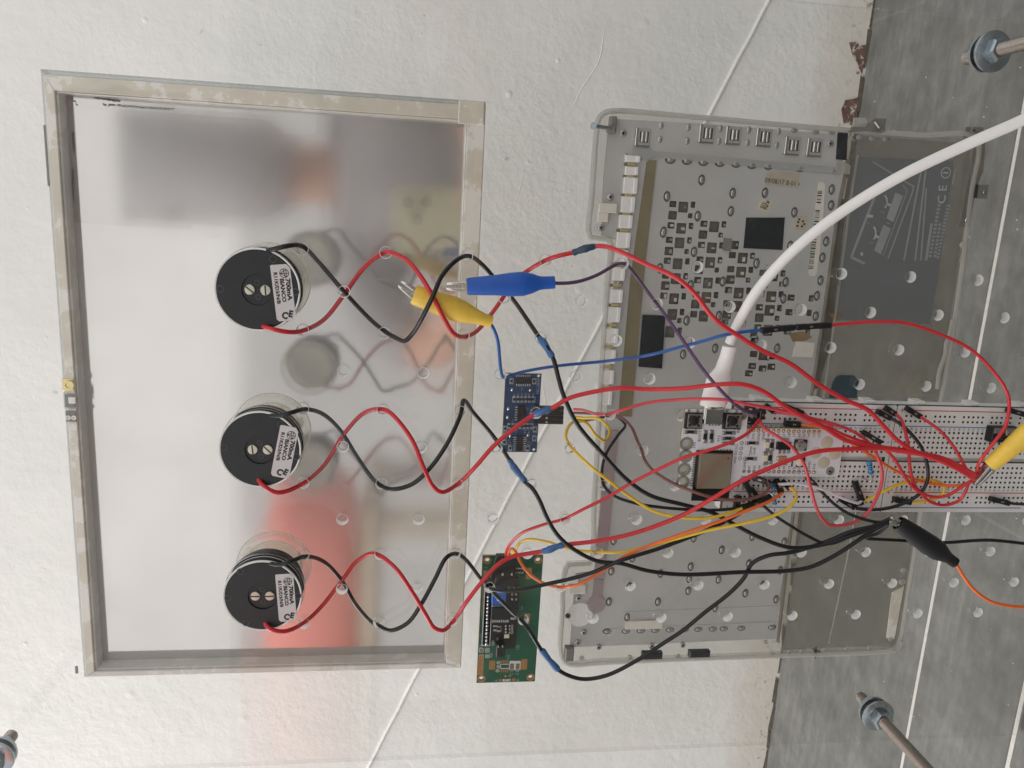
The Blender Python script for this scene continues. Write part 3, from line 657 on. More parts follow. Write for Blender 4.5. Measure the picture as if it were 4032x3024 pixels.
# olive strip and the white contact rail beside it
strip([(1403,346),(1418,346),(1394,560),(1364,900),(1336,898),(1362,600),(1380,470),(1397,350)], BH+0.2, BH+0.9, M['olive'], 'tape_strip')
strip([(1366,320),(1408,322),(1409,346),(1366,342)], BH, BH+0.6, M['panel_step'], 'rail_seat')
rail = [(1366,343,30,13),(1364,369,26,17),(1361,401,27,34),(1356,442,26,34),(1351,479,26,28),(1346,519,26,33),(1341,553,26,24),(1336,592,24,28),(1331,640,24,28),(1326,680,24,32),(1321,726,24,32),(1316,771,24,30),(1313,815,22,30),(1309,860,22,30)]
for k, (u, v, w_, h_) in enumerate(rail):
    P = [(u-w_*.46, v-h_*.5), (u+w_*.54, v-h_*.5), (u+w_*.50, v+h_*.5), (u-w_*.50, v+h_*.5)]
    q = [Q(x, y, BH+2.2) for x, y in P]
    m = MB(); m.cbox(min(i.x for i in q), max(i.x for i in q), -BH-2.2, -BH, min(i.z for i in q), max(i.z for i in q), 0.5); m.build('contact_block', M['white_plastic'], base)
    pbox('block_lip', M['white_plastic'], base, u+w_*.36, v-h_*.48, u+w_*.56, v+h_*.48, BH+2.9, 0.7, 0.25)
    if k < len(rail)-1:
        vn = (v+h_*.5+rail[k+1][1]-rail[k+1][3]*.5)/2; un = (u+rail[k+1][0])/2
        pbox('gold_contact', M['gold'], base, un-8, vn-3.6, un+9, vn+3.6, BH+1.4, 1.2, 0.3)
        pbox('contact_shadow_slot', M['olive'], base, un-17, vn-3.2, un-9, vn+3.2, BH+0.4, 0.4)
# pale strip in the lower half
strip([(1352,902),(1388,902),(1366,1272),(1331,1270)] if False else [(1310,930),(1336,930),(1306,1250),(1283,1248)], BH+0.2, BH+1.4, M['pink_strip'], 'light_strip')
strip([(1284,1250),(1305,1252),(1300,1292),(1279,1290)], BH+0.2, BH+1.0, M['pink_strip'], 'light_strip')
p = Q(1289, 1306, BH+0.8); m = MB(); m.lathe((p.x, -BH-0.9, p.z), [(0, 6.0), (1.0, 6.2)], 28); m.build('light_strip_end', M['pink_strip'], base, True)
# loose fittings
pbox('cream_bracket', M['cream_plastic'], base, 1295, 438, 1333, 461, BH+3, 2.8, 0.5); pbox('cream_bracket', M['cream_plastic'], base, 1292, 458, 1314, 480, BH+2.4, 2.2, 0.5)
pbox('cream_bracket', M['cream_plastic'], base, 1229, 1264, 1266, 1284, BH+2.6, 2.5, 0.7); pbox('cream_bracket', M['white_plastic'], base, 1230, 1247, 1250, 1262, BH+2.4, 2.2, 0.7)
p = Q(1312, 455, BH+3.1); 
p = Q(1253, 1328, BH+0.4); m = MB(); m.lathe((p.x, -BH-0.5, p.z), [(0, 8.2), (0.6, 8.3)], 36); m.build('round_opening_cover', M['white_plastic'], base, True)
m = MB(); p = Q(1227, 1331, BH+1); m.lathe((p.x, -BH-1, p.z), [(0, 1.6), (1, 1.6)], 14); m.build('port_hole', M['ink'], base)
pbox('hinge_block', M['grey_plastic'], base, 1321, 250, 1331, 288, BH+5, 5, 0.6); pbox('hinge_block', M['grey_plastic'], base, 1315, 272, 1330, 286, BH+7, 5, 0.6)
a, b2 = Q(1318, 277, BH+7), Q(1282, 272, BH+16); m = MB(); m.tube([a, a.lerp(b2, .5), a.lerp(b2, .86), b2.lerp(a, .12), b2], lambda t: 1.1 if t < .8 else 2.1, 12); m.build('hinge_pin', M['zinc'], base, True)
pbox('foot', M['grey_plastic'], base, 1222, 1400, 1239, 1430, BH+3.5, 4, 0.8)
for u0, u1, v0, v1 in ((1389,1431,1412,1425),(1491,1534,1409,1421)): pbox('rubber_foot', M['black_tape'], base, u0, v0, u1, v1, BH+4, 4, 0.6)
# tapes, labels
strip([(1612,470),(1695,470),(1690,540),(1606,536)], BH, BH+0.4, M['black_tape'], 'black_film')
strip([(1810,284),(1831,287),(1828,346),(1806,344)], BH, BH+0.8, M['black_tape'], 'black_film')
strip([(1388,680),(1437,682),(1430,796),(1379,792)], BH+0.9, BH+1.3, M['black_tape'], 'black_film')
strip([(1564,514),(1580,516),(1578,543),(1562,541)], BH, BH+1.2, M['grey_plastic'], 'foam_pad')
strip([(1656,369),(1728,376),(1724,408),(1654,399)], BH, BH+0.2, M['paper_clear'], 'paper_label')
ptext('09/08/17 B-01 •', 1690, 394, BH+0.3, 4.0, math.radians(-90-3), M['ink'], base, sx=0.85)
strip([(1643,428),(1668,434),(1661,460),(1636,454)], BH, BH+0.3, M['paper'], 'paper_label')
ptext('K/N', 1656, 443, BH+0.4, 3.0, math.radians(165), M['ink'], base, bold=0.08); ptext('1/2', 1648, 443, BH+0.4, 3.0, math.radians(165), M['ink'], base, bold=0.08)
strip([(1720,467),(1745,465),(1740,498),(1716,497)], BH, BH+0.2, M['paper_clear'], 'paper_label')
for k, (u, v) in enumerate(((1727,474),(1725,480),(1735,478),(1723,488),(1733,489),(1738,484))): pbox('stamp_mark', M['ink'], base, u-2.5, v-2, u+1.5, v+2, BH+0.3, 0.1)
bar_l = [(1768,396),(1772,393),(1779,394),(1782,399),(1778,470),(1771,540),(1764,590),(1760,596),(1751,596),(1747,590),(1755,520),(1762,450)]
strip(bar_l, BH, BH+0.4, M['cream_plastic'], 'barcode_label')
v = 412.0
while v < 582:
    th = random.choice([1.2, 2.2, 3.4]); u = 1772-(v-412)*0.117
    if not 440 < v < 452: pbox('bar', M['ink'], base, u-5.5, v, u+4.0, v+th, BH+0.5, 0.1)
    v += th+random.choice([1.2, 2.0, 3.0])
# smoky see-through half with its inner seam, label, ribs
smoke = slab('smoky_cover', [M['shell_smoke'], M['shell_edge']], base, PX([(1834,292),(1990,302),(2100,309),(2092,420),(2063,640),(2032,840),(2002,990),(1977,1150),(1954,1290),(1938,1378),(1930,1396),(1690,1404),(1684,1290),(1706,1160),(1730,1000),(1756,840),(1782,680),(1804,520),(1818,420)], BH-1.5), [], -BH+1.6, -BH+2.8)
m = MB(); P = [Q(u, v, BH+0.3) for u, v in ((1833,345),(1815,430),(1785,640),(1752,860),(1712,1120),(1680,1385))]; m.tube(spline(P, 4), 1.1, 8); m.build('seam_rib', M['panel_dark'], base, True)
m = MB(); P = [Q(u, v, BH-1.2) for u, v in ((1853,335),(1838,430),(1810,640),(1778,860))]; m.tube(spline(P, 4), 0.7, 8); m.build('seam_rib', M['shell_edge'], base, True)
m = MB(); P = [Q(u, v, BH-1.2) for u, v in ((1856,1060),(1835,1180),(1812,1290),(1790,1390))]; m.tube(spline(P, 4), 0.45, 6); m.build('seam_rib', M['shell_edge'], base, True)
strip([(1850,338),(2060,348),(2045,470),(2026,600),(2008,700),(1800,690),(1822,540),(1838,430)], BH+-1.4, BH-1.1, M['label_grey'], 'instruction_label')
def line(P, wmm, mat='print_grey', h=BH-0.95, name='printed_line'):
    q = [Q(u, v, h) for u, v in P]; m = MB()
    for a, b2 in zip(q, q[1:]):
        d = (b2-a); n = Vector((-d.z, 0, d.x)).normalized()*wmm/2; y = Vector((0, 0.08, 0))
        m.add([a-n, b2-n, b2+n, a+n, a-n+y, b2-n+y, b2+n+y, a+n+y], [(0,1,2,3),(4,7,6,5),(0,4,5,1),(2,6,7,3)])
    m.build(name, M[mat], base)
L3 = lambda *P: [zz(3300, 500, x, y) for x, y in P]
line(L3((430,430),(850,690),(940,740),(930,800),(620,1640)), 0.8); line(L3((800,720),(860,790),(840,860),(560,1600)), 0.5); line(L3((450,880),(165,1620),(330,1700)), 1.6)
for P in (((715,815),(810,860),(685,1185),(600,1135)), ((565,1215),(655,1265),(530,1585),(450,1535))):
    strip(L3(*P), BH-1.05, BH-0.95, M['print_grey'], 'printed_battery')
for x, y in ((590,930),(450,1320)): line([zz(3300, 500, x+40*math.cos(t)-20, y+80*math.sin(t)) for t in [-1.3+i*0.37 for i in range(8)]], 1.0, 'print_light')
line(L3((360,1105),(435,1112)), 1.6, 'print_light'); line(L3((600,955),(655,975)), 1.4, 'print_light'); line(L3((460,1350),(505,1375)), 1.4, 'print_light'); line(L3((290,1560),(300,1600)), 1.5, 'print_light')
for s_, x, y in (('1',375,1195),('2',550,1060),('2',410,1440),('3',625,1200)):
    u, v = zz(3300, 500, x, y); ptext(s_, u, v, BH-0.9, 3.4, math.radians(0), M['print_grey'], base)
for x0, y0, x1, y1, wd in ((1035,540,820,1660,1.0),(1090,540,960,1660,1.0),(1100,760,1030,1660,0.9),(1165,1200,1095,1660,1.6)): line(L3((x0, y0), (x1, y1)), wd)
def dashes(x0, y0, x1, y1, n, wd):
    for k in range(n):
        t = k/n; x, y = x0+(x1-x0)*t, y0+(y1-y0)*t; t2 = (k+0.62)/n; line(L3((x, y), (x0+(x1-x0)*t2, y0+(y1-y0)*t2)), wd)
dashes(1260, 960, 1140, 1640, 14, 2.0); dashes(1370, 965, 1240, 1650, 16, 2.0); dashes(1270, 1200, 1200, 1640, 9, 1.8)
u, v = zz(3300, 500, 1300, 840); ptext('C E', u, v, BH-0.9, 7.5, math.radians(4), M['print_light'], base, bold=0.05)
u, v = zz(3300, 500, 1340, 570); pc = Q(u, v, BH-0.9); m = MB(); m.lathe((pc.x, -BH+0.9, pc.z), [(0, 3.2), (-0.1, 3.2), (-0.1, 2.7), (0, 2.7)], 28, caps=False); m.build('printed_ring', M['print_light'], base)
ptext('i', u, v, BH-0.9, 5.0, 0, M['print_light'], base, bold=0.2); line(L3((1460,520),(1425,710)), 0.9)
# right-hand metal strip, tabs and hinge remnants
strip([(2000,325),(2050,324),(2102,470),(2066,450)], BH-1, BH-0.6, M['shell_smoke'], 'frame_tab') if False else None
strip(L3((1690,270),(1830,190),(1800,560),(1745,690),(1690,890),(1625,1250),(1490,1240)), BH, BH+0.8, M['panel_dark'], 'side_strip')
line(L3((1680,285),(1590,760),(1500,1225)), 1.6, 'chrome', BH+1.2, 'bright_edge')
strip(L3((1590,0),(1790,0),(1830,60),(1820,120),(1550,140)), BH, BH+1.0, M['grey_plastic'], 'frame_tab')
strip(L3((1690,715),(1740,715),(1720,885),(1680,880)), BH+0.9, BH+1.6, M['ink'], 'slot'); strip(L3((1750,720),(1870,715),(1840,895),(1720,890)), BH-1, BH+0.2, M['grey_plastic'], 'frame_tab')
rboss(*zz(3300, 500, 1810, 808), 1.2, 'chrome', BH+0.3, False); rboss(*zz(3300, 500, 1602, 1160), 1.8, 'chrome', BH+0.8, False); rboss(*zz(3300, 500, 1550, 1465), 2.1, 'shell_edge', BH, False); rboss(*zz(3300, 500, 1680, 45), 2.2, 'grey_plastic', BH+1)
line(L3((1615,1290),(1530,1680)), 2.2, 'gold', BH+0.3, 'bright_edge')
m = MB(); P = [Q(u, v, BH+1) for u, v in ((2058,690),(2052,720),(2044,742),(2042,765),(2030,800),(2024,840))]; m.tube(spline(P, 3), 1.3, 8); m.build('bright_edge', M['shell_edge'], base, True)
strip([zz(2900, 400, x, y) for x, y in ((1380,385),(1440,310),(1620,270),(1720,210),(1855,215),(1830,330),(1845,370),(1780,395),(1600,370))], BH+0.5, BH+2.5, M['grey_plastic'], 'hinge_plate')
strip([zz(2900, 400, x, y) for x, y in ((1455,200),(1600,200),(1625,260),(1600,320),(1450,320))], BH+2.0, BH+3.0, M['shell_edge'], 'hinge_plate')
a, b2 = Q(*zz(2900, 400, 1720, 260), BH+3), Q(*zz(2900, 400, 1780, 345), BH+6); m = MB(); m.tube([a, a.lerp(b2, .8), b2], lambda t: 0.9 if t < .9 else 1.5, 10); m.build('hinge_pin', M['chrome'], base, True)
for x, y in ((1527,445),(1690,465),(1857,472)): oval(*zz(2900, 400, x, y), 'h', 0)
strip([zz(2900, 400, x, y) for x, y in ((1250,760),(1370,765),(1410,800),(1400,905),(1240,895))], BH+0.4, BH+1.8, M['shell_edge'], 'clip_tab')
strip([(1720,737),(1760,740),(1755,772),(1712,770)], BH, BH+0.6, M['cream_plastic'], 'foam_pad')
strip([(1705,720),(1735,716),(1755,728),(1740,736),(1712,738)], BH+0.1, BH+0.4, M['rust'], 'rust_stain'); strip([(1790,678),(1812,674),(1822,682),(1800,690)], BH-1.2, BH-0.9, M['rust'], 'rust_stain')
strip([(1799,826),(1806,814),(1818,810),(1844,811),(1854,822),(1850,860),(1790,860)], BH-1.4, BH-0.6, M['battery_blue'], 'teal_pad')
strip([zz(2900, 2100, x, y) for x, y in ((1935,740),(2080,650),(2060,760),(1960,1310),(1865,1300))], BH-1.2, BH-0.2, M['rim'], 'side_strip')
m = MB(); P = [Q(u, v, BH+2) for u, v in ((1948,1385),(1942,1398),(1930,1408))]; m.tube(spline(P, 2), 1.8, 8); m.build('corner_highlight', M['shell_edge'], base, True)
m = MB(); P = [Q(u, v, BH+1) for u, v in ((1763,1397),(1762,1410),(1761,1422))]; m.tube(P, 0.5, 6); m.build('latch_pin', M['ink'], base, True)
strip([zz(2900, 2100, x, y) for x, y in ((935,1420),(1040,1460),(1050,1480),(960,1475))], BH, BH+0.5, M['panel_dark'], 'latch_notch')

# ------------------------------------------------------------------ the three lamps let into the sheet
def lamp(x, z, label, tilt, holes_, screw_t):
    e = empty('spot_lamp', (x, 0, z), label, 'spot lamp', 'spot lamps in the drilled sheet')
    F = -6.0                                     # y of the back face
    T = lambda a, b, d=0.0: Vector((x+a, F-d, z+b))
    m = MB(); m.lathe((x, F, z), [(0, 6.6), (0, 16.6), (0.5, 16.9), (3.2, 16.9)], 56, caps=False); m.lathe((x, F+0.7, z), [(0, 0.05), (0, 6.5), (-0.7, 6.6)], 40, caps=False); m.build('housing', M['lamp_black'], e, True)
    m = MB(); m.lathe((x, F+0.2, z), [(0, 16.9), (-0.15, 17.5), (0.8, 17.7), (1.0, 16.9)], 56, caps=False); m.build('trim_ring', M['lamp_white'], e, True)
    m = MB(); m.lathe((x, F+3.2, z), [(0, 16.9), (0.3, 17.5), (1.6, 17.5), (1.9, 16.8), (2.0, 17.1), (2.4, 17.1), (2.5, 16.8), (6.4, 16.8), (6.6, 17.3), (9.6, 17.3), (10.4, 16.2), (14, 16.0)], 56); m.build('heat_sink', M['lamp_black'], e, True)
    m = MB(); m.lathe((x, F+5.2, z), [(0, 17.15), (0.15, 17.4), (0.5, 17.4), (0.7, 17.1)], 56, caps=False); m.build('seal_ring', M['lamp_white'], e, True)
    le = MB(); le.lathe((x, F+14, z), [(0, 15.8), (10, 16.2), (16, 17.8), (17.2, 18.2), (18.4, 18.2), (18.4, 15.6)], 48, caps=False); lens = le.build('lens_holder', M['lens'], e, True)
    m = MB(); m.lathe((x, F+17.4, z), [(0, 15.4), (0.4, 15.4), (1.4, 12.0), (0.6, 11.0), (0.6, 0.05)], 40); m.build('reflector', M['lamp_white'], e, True)
    m = MB(); m.lathe((x, F+14, z), [(0, 11.6), (9, 12.4), (15, 13.4), (17, 13.6)], 44, caps=False); m.build('lens_cup', M['lens'], lens, True)
    m = MB(); m.lathe((x, F+31.5, z), [(0, 0.1), (-1.2, 8), (0, 13.4), (0.8, 13.4)], 40, caps=False); m.build('lens_face', M['lens_frost'], lens, True)
    for yy, rr in ((F+32.2, 18.1), (F+31.0, 13.6), (F+14.3, 15.7)):
        m = MB(); m.tube([(x+rr*math.cos(t), yy, z+rr*math.sin(t)) for t in [2*math.pi*i/48 for i in range(49)]], 0.32, 6, False); m.build('lens_edge', M['lens_edge'], lens, True)
    for k in range(3):
        an = 0.9+k*2.094; d = Vector((math.cos(an), 0, math.sin(an))); t = Vector((-d.z, 0, d.x)); m = MB(); m.obox(Vector((x, F+22, z))+d*14.6, d, (0, 1, 0), t, 1.3, 8.5, 1.6); m.build('lens_rib', M['lens'], lens)
    for sgn, an in ((1, screw_t[0]), (-1, screw_t[1])):
        p = T(0, sgn*3.25, -0.7); m = MB(); m.lathe(p, [(0.2, 2.25), (-0.55, 2.25), (-0.8, 2.0), (-0.86, 0.05)], 24)
        s_ = m.build('screw', M['nickel'], e, True)
        m = MB(); m.obox(p+Vector((0, -0.84, 0)), (math.cos(an), 0, math.sin(an)), (0, 1, 0), (-math.sin(an), 0, math.cos(an)), 2.0, 0.05, 0.3); m.build('slot', M['lamp_hole'], s_)
    def pit(a, b, r, raised=True):
        m = MB(); m.lathe(T(a, b, 0), [(0.1, r*1.55), (-0.12, r*1.5), (-0.12, r*1.1), (0.9, r)], 18, caps=False); m.build('screw_well', M['well_rim'], e, True)
        m = MB(); m.lathe(T(a, b, 0.14), [(0, r), (0.05, r*0.9)], 16); m.build('well_floor', M['lamp_hole'], e)
    for a, b in ((3.0, 0.2), (-3.1, -0.2)):
        m = MB(); m.lathe(T(a, b, -0.68), [(0, 1.25), (-0.1, 1.2), (-0.1, 0.85)], 16, caps=False); m.build('screw_well', M['well_rim'], e, True)
        m = MB(); m.lathe(T(a, b, -0.66), [(0, 0.95), (0.02, 0.9)], 14); m.build('well_floor', M['lamp_hole'], e)
    for a, b in holes_: pit(a, b, 1.05)
    # sticker
    th = math.pi+tilt; ca, sa = math.cos(th), math.sin(th)
    def L(p, q): return (x-0.8+p*ca-q*sa, z-10.6+p*sa+q*ca)
    out = [(-12, -3.7), (-11.6, -4.05), (11.0, -4.05), (12.0, -3.2), (12.1, 2.6), (10.7, 4.05), (-10.2, 4.05), (-12, 2.7)]
    st = slab('sticker', [M['sticker'], M['sticker']], e, [L(*p) for p in out], [], F-0.16, F-0.02)
    def tx(s_, p, q, size, bold=0.07, sx=1.05, da=0.0): xx, zz_ = L(p, q); text(s_, xx, F-0.2, zz_, size, th+da, M['ink'], st, bold=bold, align='LEFT', sx=sx)
    tx('700mA', -5.9, 2.45, 2.6, 0.13, 1.2); tx('BIANCO', -6.1, 0.0, 2.3, 0.11, 1.15); tx('R11K/D3/N/B', -8.9, -2.35, 2.05, 0.09, 1.15); tx('C', 9.4, -1.7, 4.0, 0.22, 0.9, math.pi/2-0.3); tx('E', 9.0, 1.2, 3.8, 0.22, 0.9, math.pi/2-0.3)
    m = MB(); xx, zz_ = L(-8.2, 1.35); m.lathe((xx, F-0.17, zz_), [(0, 1.95), (-0.06, 1.95), (-0.06, 1.68), (0, 1.68)], 28, caps=False)
    for a1, a2 in ((0.5, 2.6), (2.6, 4.7), (4.7, 0.5), (1.5, 4.7), (0.2, 3.3)):
        p1 = Vector((xx+1.7*math.cos(a1+th), F-0.2, zz_+1.7*math.sin(a1+th))); p2 = Vector((xx+1.7*math.cos(a2+th), F-0.2, zz_+1.7*math.sin(a2+th))); d = (p2-p1)
        m.obox((p1+p2)/2, d.normalized(), (0, 1, 0), Vector((-d.z, 0, d.x)).normalized(), d.length/2, 0.03, 0.13)
    m.build('printed_emblem', M['ink'], st)
lamp(*LAMPS[0], 'black round spot lamp with white label, farthest from the green circuit board', 0.11, ((13.2, -6.5), (-0.2, 15.2), (-0.2, -15.6)), (0.9, 0.05))
lamp(*LAMPS[1], 'black round spot lamp with white label, middle one of the three', -0.19, ((11.8, -9), (1.0, 15.2), (-3.0, -15.6)), (0.1, 0.8))
lamp(*LAMPS[2], 'black round spot lamp with white label, nearest to the red reflection', 0.065, ((12.4, 9.6), (-0.6, 15.4), (-13.4, 7.6), (0, -15.8)), (1.55, 1.6))

# ------------------------------------------------------------------ boards
def zbox(zf, name, mat, parent, x, y, w_, h_, hh, th, c=0.0):
    u0, v0 = zf(x-w_/2, y-h_/2); u1, v1 = zf(x+w_/2, y+h_/2); return pbox(name, mat, parent, u0, v0, u1, v1, hh, th, c)
def zdisc(zf, name, mat, parent, x, y, r, hh, th, prof=None, n=20):
    p = Q(*zf(x, y), hh); m = MB(); m.lathe((p.x, -hh, p.z), prof or [(0, r*0.92), (0.1, r), (th, r)], n); return m.build(name, mat, parent, True)
def blob(zf, name, mat, parent, x, y, r, hh):
    p = Q(*zf(x, y), hh); m = MB(); m.lathe((p.x, -hh, p.z), [(0.1, r), (-r*0.5, r*0.8), (-r*0.85, r*0.45), (-r*0.95, 0.05)], 12); return m.build(name, mat, parent, True)
def chip(zf, parent, x, y, w_, h_, hh, kind='res'):
    """small two-ended part lying along its longer side"""
    o = zbox(zf, {'res': 'resistor_chip', 'led': 'led'}[kind], M['ic'] if kind == 'res' else M['led'], parent, x, y, w_*(0.5 if w_ > h_ else 0.72), h_*(0.5 if h_ > w_ else 0.72), hh+0.7, 0.7, 0.08)
    for s_ in (-1, 1):
        dx, dy = (s_*w_*0.34, 0) if w_ > h_ else (0, s_*h_*0.34)
        zbox(zf, 'solder_end', M['solder'], o, x+dx, y+dy, w_*0.26 if w_ > h_ else w_*0.8, h_*0.26 if h_ > w_ else h_*0.8, hh+0.62, 0.62, 0.15)
        zbox(zf, 'solder_pad', M['pad_tin'], o, x+dx*1.12, y+dy*1.12, w_*0.36 if w_ > h_ else w_, h_*0.36 if h_ > w_ else h_, hh+0.06, 0.06)
def soic(zf, parent, x, y, w_, h_, hh, n, sides, leg=32, pw=16):
    o = zbox(zf, 'chip', M['ic'], parent, x, y, w_, h_, hh+1.5, 1.4, 0.2)
    for k in range(n):
        t = (k+0.5)/n-0.5
        for sd in sides:
            if sd in 'tb': zbox(zf, 'chip_leg', M['solder'], o, x+t*w_, y+(h_/2+leg/2)*(1 if sd == 'b' else -1), pw, leg, hh+0.45, 0.45, 0.1)
            else: zbox(zf, 'chip_leg', M['solder'], o, x+(w_/2+leg/2)*(1 if sd == 'r' else -1), y+t*h_, leg, pw, hh+0.45, 0.45, 0.1)
def frame(zf, parent, x, y, w_, h_, hh, t=5, mat='silk_dim'):
    m = MB()
    for cx, cy_2, ww, h2 in ((x, y-h_/2, w_, t), (x, y+h_/2, w_, t), (x-w_/2, y, t, h_), (x+w_/2, y, t, h_)):
        a = Q(*zf(cx-ww/2, cy_2-h2/2), hh); b2 = Q(*zf(cx+ww/2, cy_2+h2/2), hh); m.box(min(a.x,b2.x), max(a.x,b2.x), -hh-0.03, -hh, min(a.z,b2.z), max(a.z,b2.z))
    m.build('silkscreen_outline', M[mat], parent)
def ztext(zf, s_, x, y, hh, size, parent, mat='ink', ang=0.0, **k): return ptext(s_, *zf(x, y), hh, size, ang, M[mat], parent, **k)

# --- small blue board, parts side towards us, its two transducers facing the wall
SH = -60.0; zs = lambda x, y: zz(1880, 1430, x, y, 500)
a, b2 = Q(*zs(487, 172), SH), Q(*zs(1042, 1552), SH)
x0, x1, z0, z1 = b2.x, a.x, (Q(*zs(1108, 185), SH).z+b2.z)/2, (a.z+Q(*zs(422, 1550), SH).z)/2
sens = empty('sensor_board', ((x0+x1)/2, 62, z0), 'small blue circuit board with black four-way plug, behind the drilled sheet', 'circuit board')
def cpts(P, r): 
    out = []
    for x, y in P: q = Q(*zs(x, y), SH); out.append(circle(q.x, q.z, r, 18))
    return out
slab('board', [M['pcb_blue'], M['pcb_edge']], sens, [(x0, z0), (x1, z0), (x1, z1), (x0, z1)], cpts([(522, 205), (1068, 225), (985, 1510)], 0.85), -SH, -SH+1.6)
soic(zs, sens, 800, 305, 270, 110, SH, 7, 'tb', 44, 17); soic(zs, sens, 765, 880, 115, 265, SH, 6, 'l', 52, 20); soic(zs, sens, 738, 1405, 110, 255, SH, 7, 'lr', 56, 18)
for k in range(6): chip(zs, sens, 642+k*66, 630, 40, 92, SH)
frame(zs, sens, 806, 635, 392, 105, SH)
for k in range(7): chip(zs, sens, 552+k*65, 1095, 38, 88, SH)
frame(zs, sens, 746, 1098, 440, 100, SH)
for x, y in ((592, 312), (988, 315), (482, 1140), (478, 1255), (470, 1375), (1000, 1155), (990, 1310), (568, 1480), (875, 1485)):
    chip(zs, sens, x, y, 40, 82, SH); frame(zs, sens, x, y, 60, 105, SH)
for x, y in ((575, 1400), (925, 1395), (880, 1390), (525, 1395)): chip(zs, sens, x, y, 34, 42, SH)
for x, y in ((605, 460), (918, 468), (540, 792), (570, 1262), (878, 1252), (525, 940)): blob(zs, 'solder_joint', M['solder'], sens, x, y, 1.1, SH)
ztext(zs, 'HC-SR04', 1058, 400, SH+0.05, 2.3, sens, 'silk_dim')
for s_, x, y in (('U1', 775, 445), ('R1', 640, 550), ('R2', 706, 550), ('R3', 775, 550), ('R4', 842, 550), ('R5', 895, 550), ('R6', 972, 550), ('U2', 870, 800), ('R10', 830, 1185), ('R11', 900, 1185), ('C3', 675, 1185), ('T1', 620, 1000), ('C1', 555, 1335), ('U3', 850, 1330)): ztext(zs, s_, x, y, SH+0.05, 1.5, sens, 'silk_dim')
for xx, zc_ in ((x0+9.8, (z0+z1)/2), (x1-9.8, (z0+z1)/2)):
    m = MB(); m.lathe((xx, -SH+1.6, zc_), [(0, 8), (11.2, 8), (12, 7.6), (12, 6.6), (11.4, 6.4)], 36); m.build('transducer', M['zinc'], sens, True)
for k in range(4): zbox(zs, 'header_pin', M['solder'], sens, 1085, 800+k*73, 110, 16, SH+2.2, 0.7, 0.1)
zbox(zs, 'header', M['dupont'], sens, 1030, 905, 78, 300, SH+2.6, 2.4, 0.3)
m = MB(); 
for k in range(4): zbox(zs, 'plug_housing', M['dupont'], sens, 1290+k*-4, 790+k*80, 430, 76, SH+3.0, 2.4, 0.25)
for y in (865, 955, 1030): zbox(zs, 'plug_contact', M['solder'], sens, 1205, y, 36, 40, SH+3.1, 0.12)

# --- green display board with black adapter board
GH = -60.0; zg = lambda x, y: zz(1860, 2160, x, y)
a, b2, c2, d2 = Q(*zg(120, 97), GH), Q(*zg(870, 77), GH), Q(*zg(790, 1645), GH), Q(*zg(58, 1680), GH)
x1, x0, z1, z0 = (a.x+b2.x)/2, (c2.x+d2.x)/2, (a.z+d2.z)/2, (b2.z+c2.z)/2
disp = empty('display_board', ((x0+x1)/2, 62, z0), 'green circuit board with black adapter board and blue trimmer, seen from behind', 'circuit board')
hl = [circle(x, z, 1.35, 18) for x, z in ((x1-2.8, z1-2.8), (x1-2.8, z0+2.8), (x0+2.8, z1-2.8), (x0+2.8, z0+2.8))]
slab('board', [M['pcb_green'], M['pcb_edge']], disp, [(x0, z0), (x1, z0), (x1, z1), (x0, z1)], hl, -GH, -GH+1.6)
for x, z in ((x1-2.8, z1-2.8), (x1-2.8, z0+2.8), (x0+2.8, z1-2.8), (x0+2.8, z0+2.8)):
    m = MB(); m.lathe((x, -GH, z), [(0, 2.4), (-0.06, 2.4), (-0.06, 1.4), (0, 1.4)], 22, caps=False); m.build('copper_ring', M['pad_gold'], disp)
box('display_frame', M['ic'], disp, x0+4.5, x1-4.5, -GH+1.7, -GH+9.5, z0+5, z1-5, 0.8)
box('edge_strip', M['rust'], disp, x1-38, x1-9, -GH-0.05, -GH, z1-3.4, z1-0.8)
bpo = [(238,366),(585,366),(578,560),(560,900),(545,1195),(520,1240),(410,1255),(400,1355),(300,1355),(300,1170),(205,1170),(225,700)]
slab('adapter_board', [M['pcb_black'], M['ic']], disp, [(Q(*zg(x, y), GH+9).x, Q(*zg(x, y), GH+9).z) for x, y in bpo], [], -GH-9, -GH-7.6)
AH = GH+9
for k in range(16):
    x, y = 200-k*1.7, 510+k*45
    if k > 1: blob(zg, 'solder_joint', M['solder'], disp, x, y, 0.95, AH+0.1)
frame(zg, disp, 185, 840, 62, 740, AH+0.02, 7, 'silk')
zbox(zg, 'header_strip', M['ic'], disp, 186, 840, 52, 715, AH+0.05, 9.0)
zbox(zg, 'trimmer', M['trim_blue'], disp, 332, 615, 165, 168, AH+5, 5, 0.3); zdisc(zg, 'trimmer_screw', M['nickel'], disp, 340, 632, 1.4, AH+5.3, 0.4)
for an in (0, 1): zbox(zg, 'screw_slot', M['ink'], disp, 340, 632, 60 if an else 9, 9 if an else 60, AH+5.35, 0.06)
soic(zg, disp, 350, 815, 215, 145, AH, 8, 'tb', 34, 15)
for x, y, w_, h_ in ((285,990,45,70),(325,1000,40,70),(440,965,60,28),(440,1003,60,28),(440,1043,60,28),(545,490,55,26),(520,570,60,28),(520,632,60,28),(505,840,60,80)): chip(zg, disp, x, y, w_, h_, AH)
zbox(zg, 'led', M['led'], disp, 428, 1095, 60, 45, AH+1, 1, 0.2)
for s_, x, y, sz in (('R3',497,965,1.7),('R4',497,1003,1.7),('R2',497,1043,1.7),('C2',350,985,1.6),('R1',350,1020,1.6),('Q1',312,1125,1.6),('LED',257,1175,1.9),('GND',285,470,1.6),('VCC',345,475,1.6),('SDA',400,475,1.6),('SCL',455,475,1.6)): ztext(zg, s_, x, y, AH+0.06, sz, disp, 'silk')
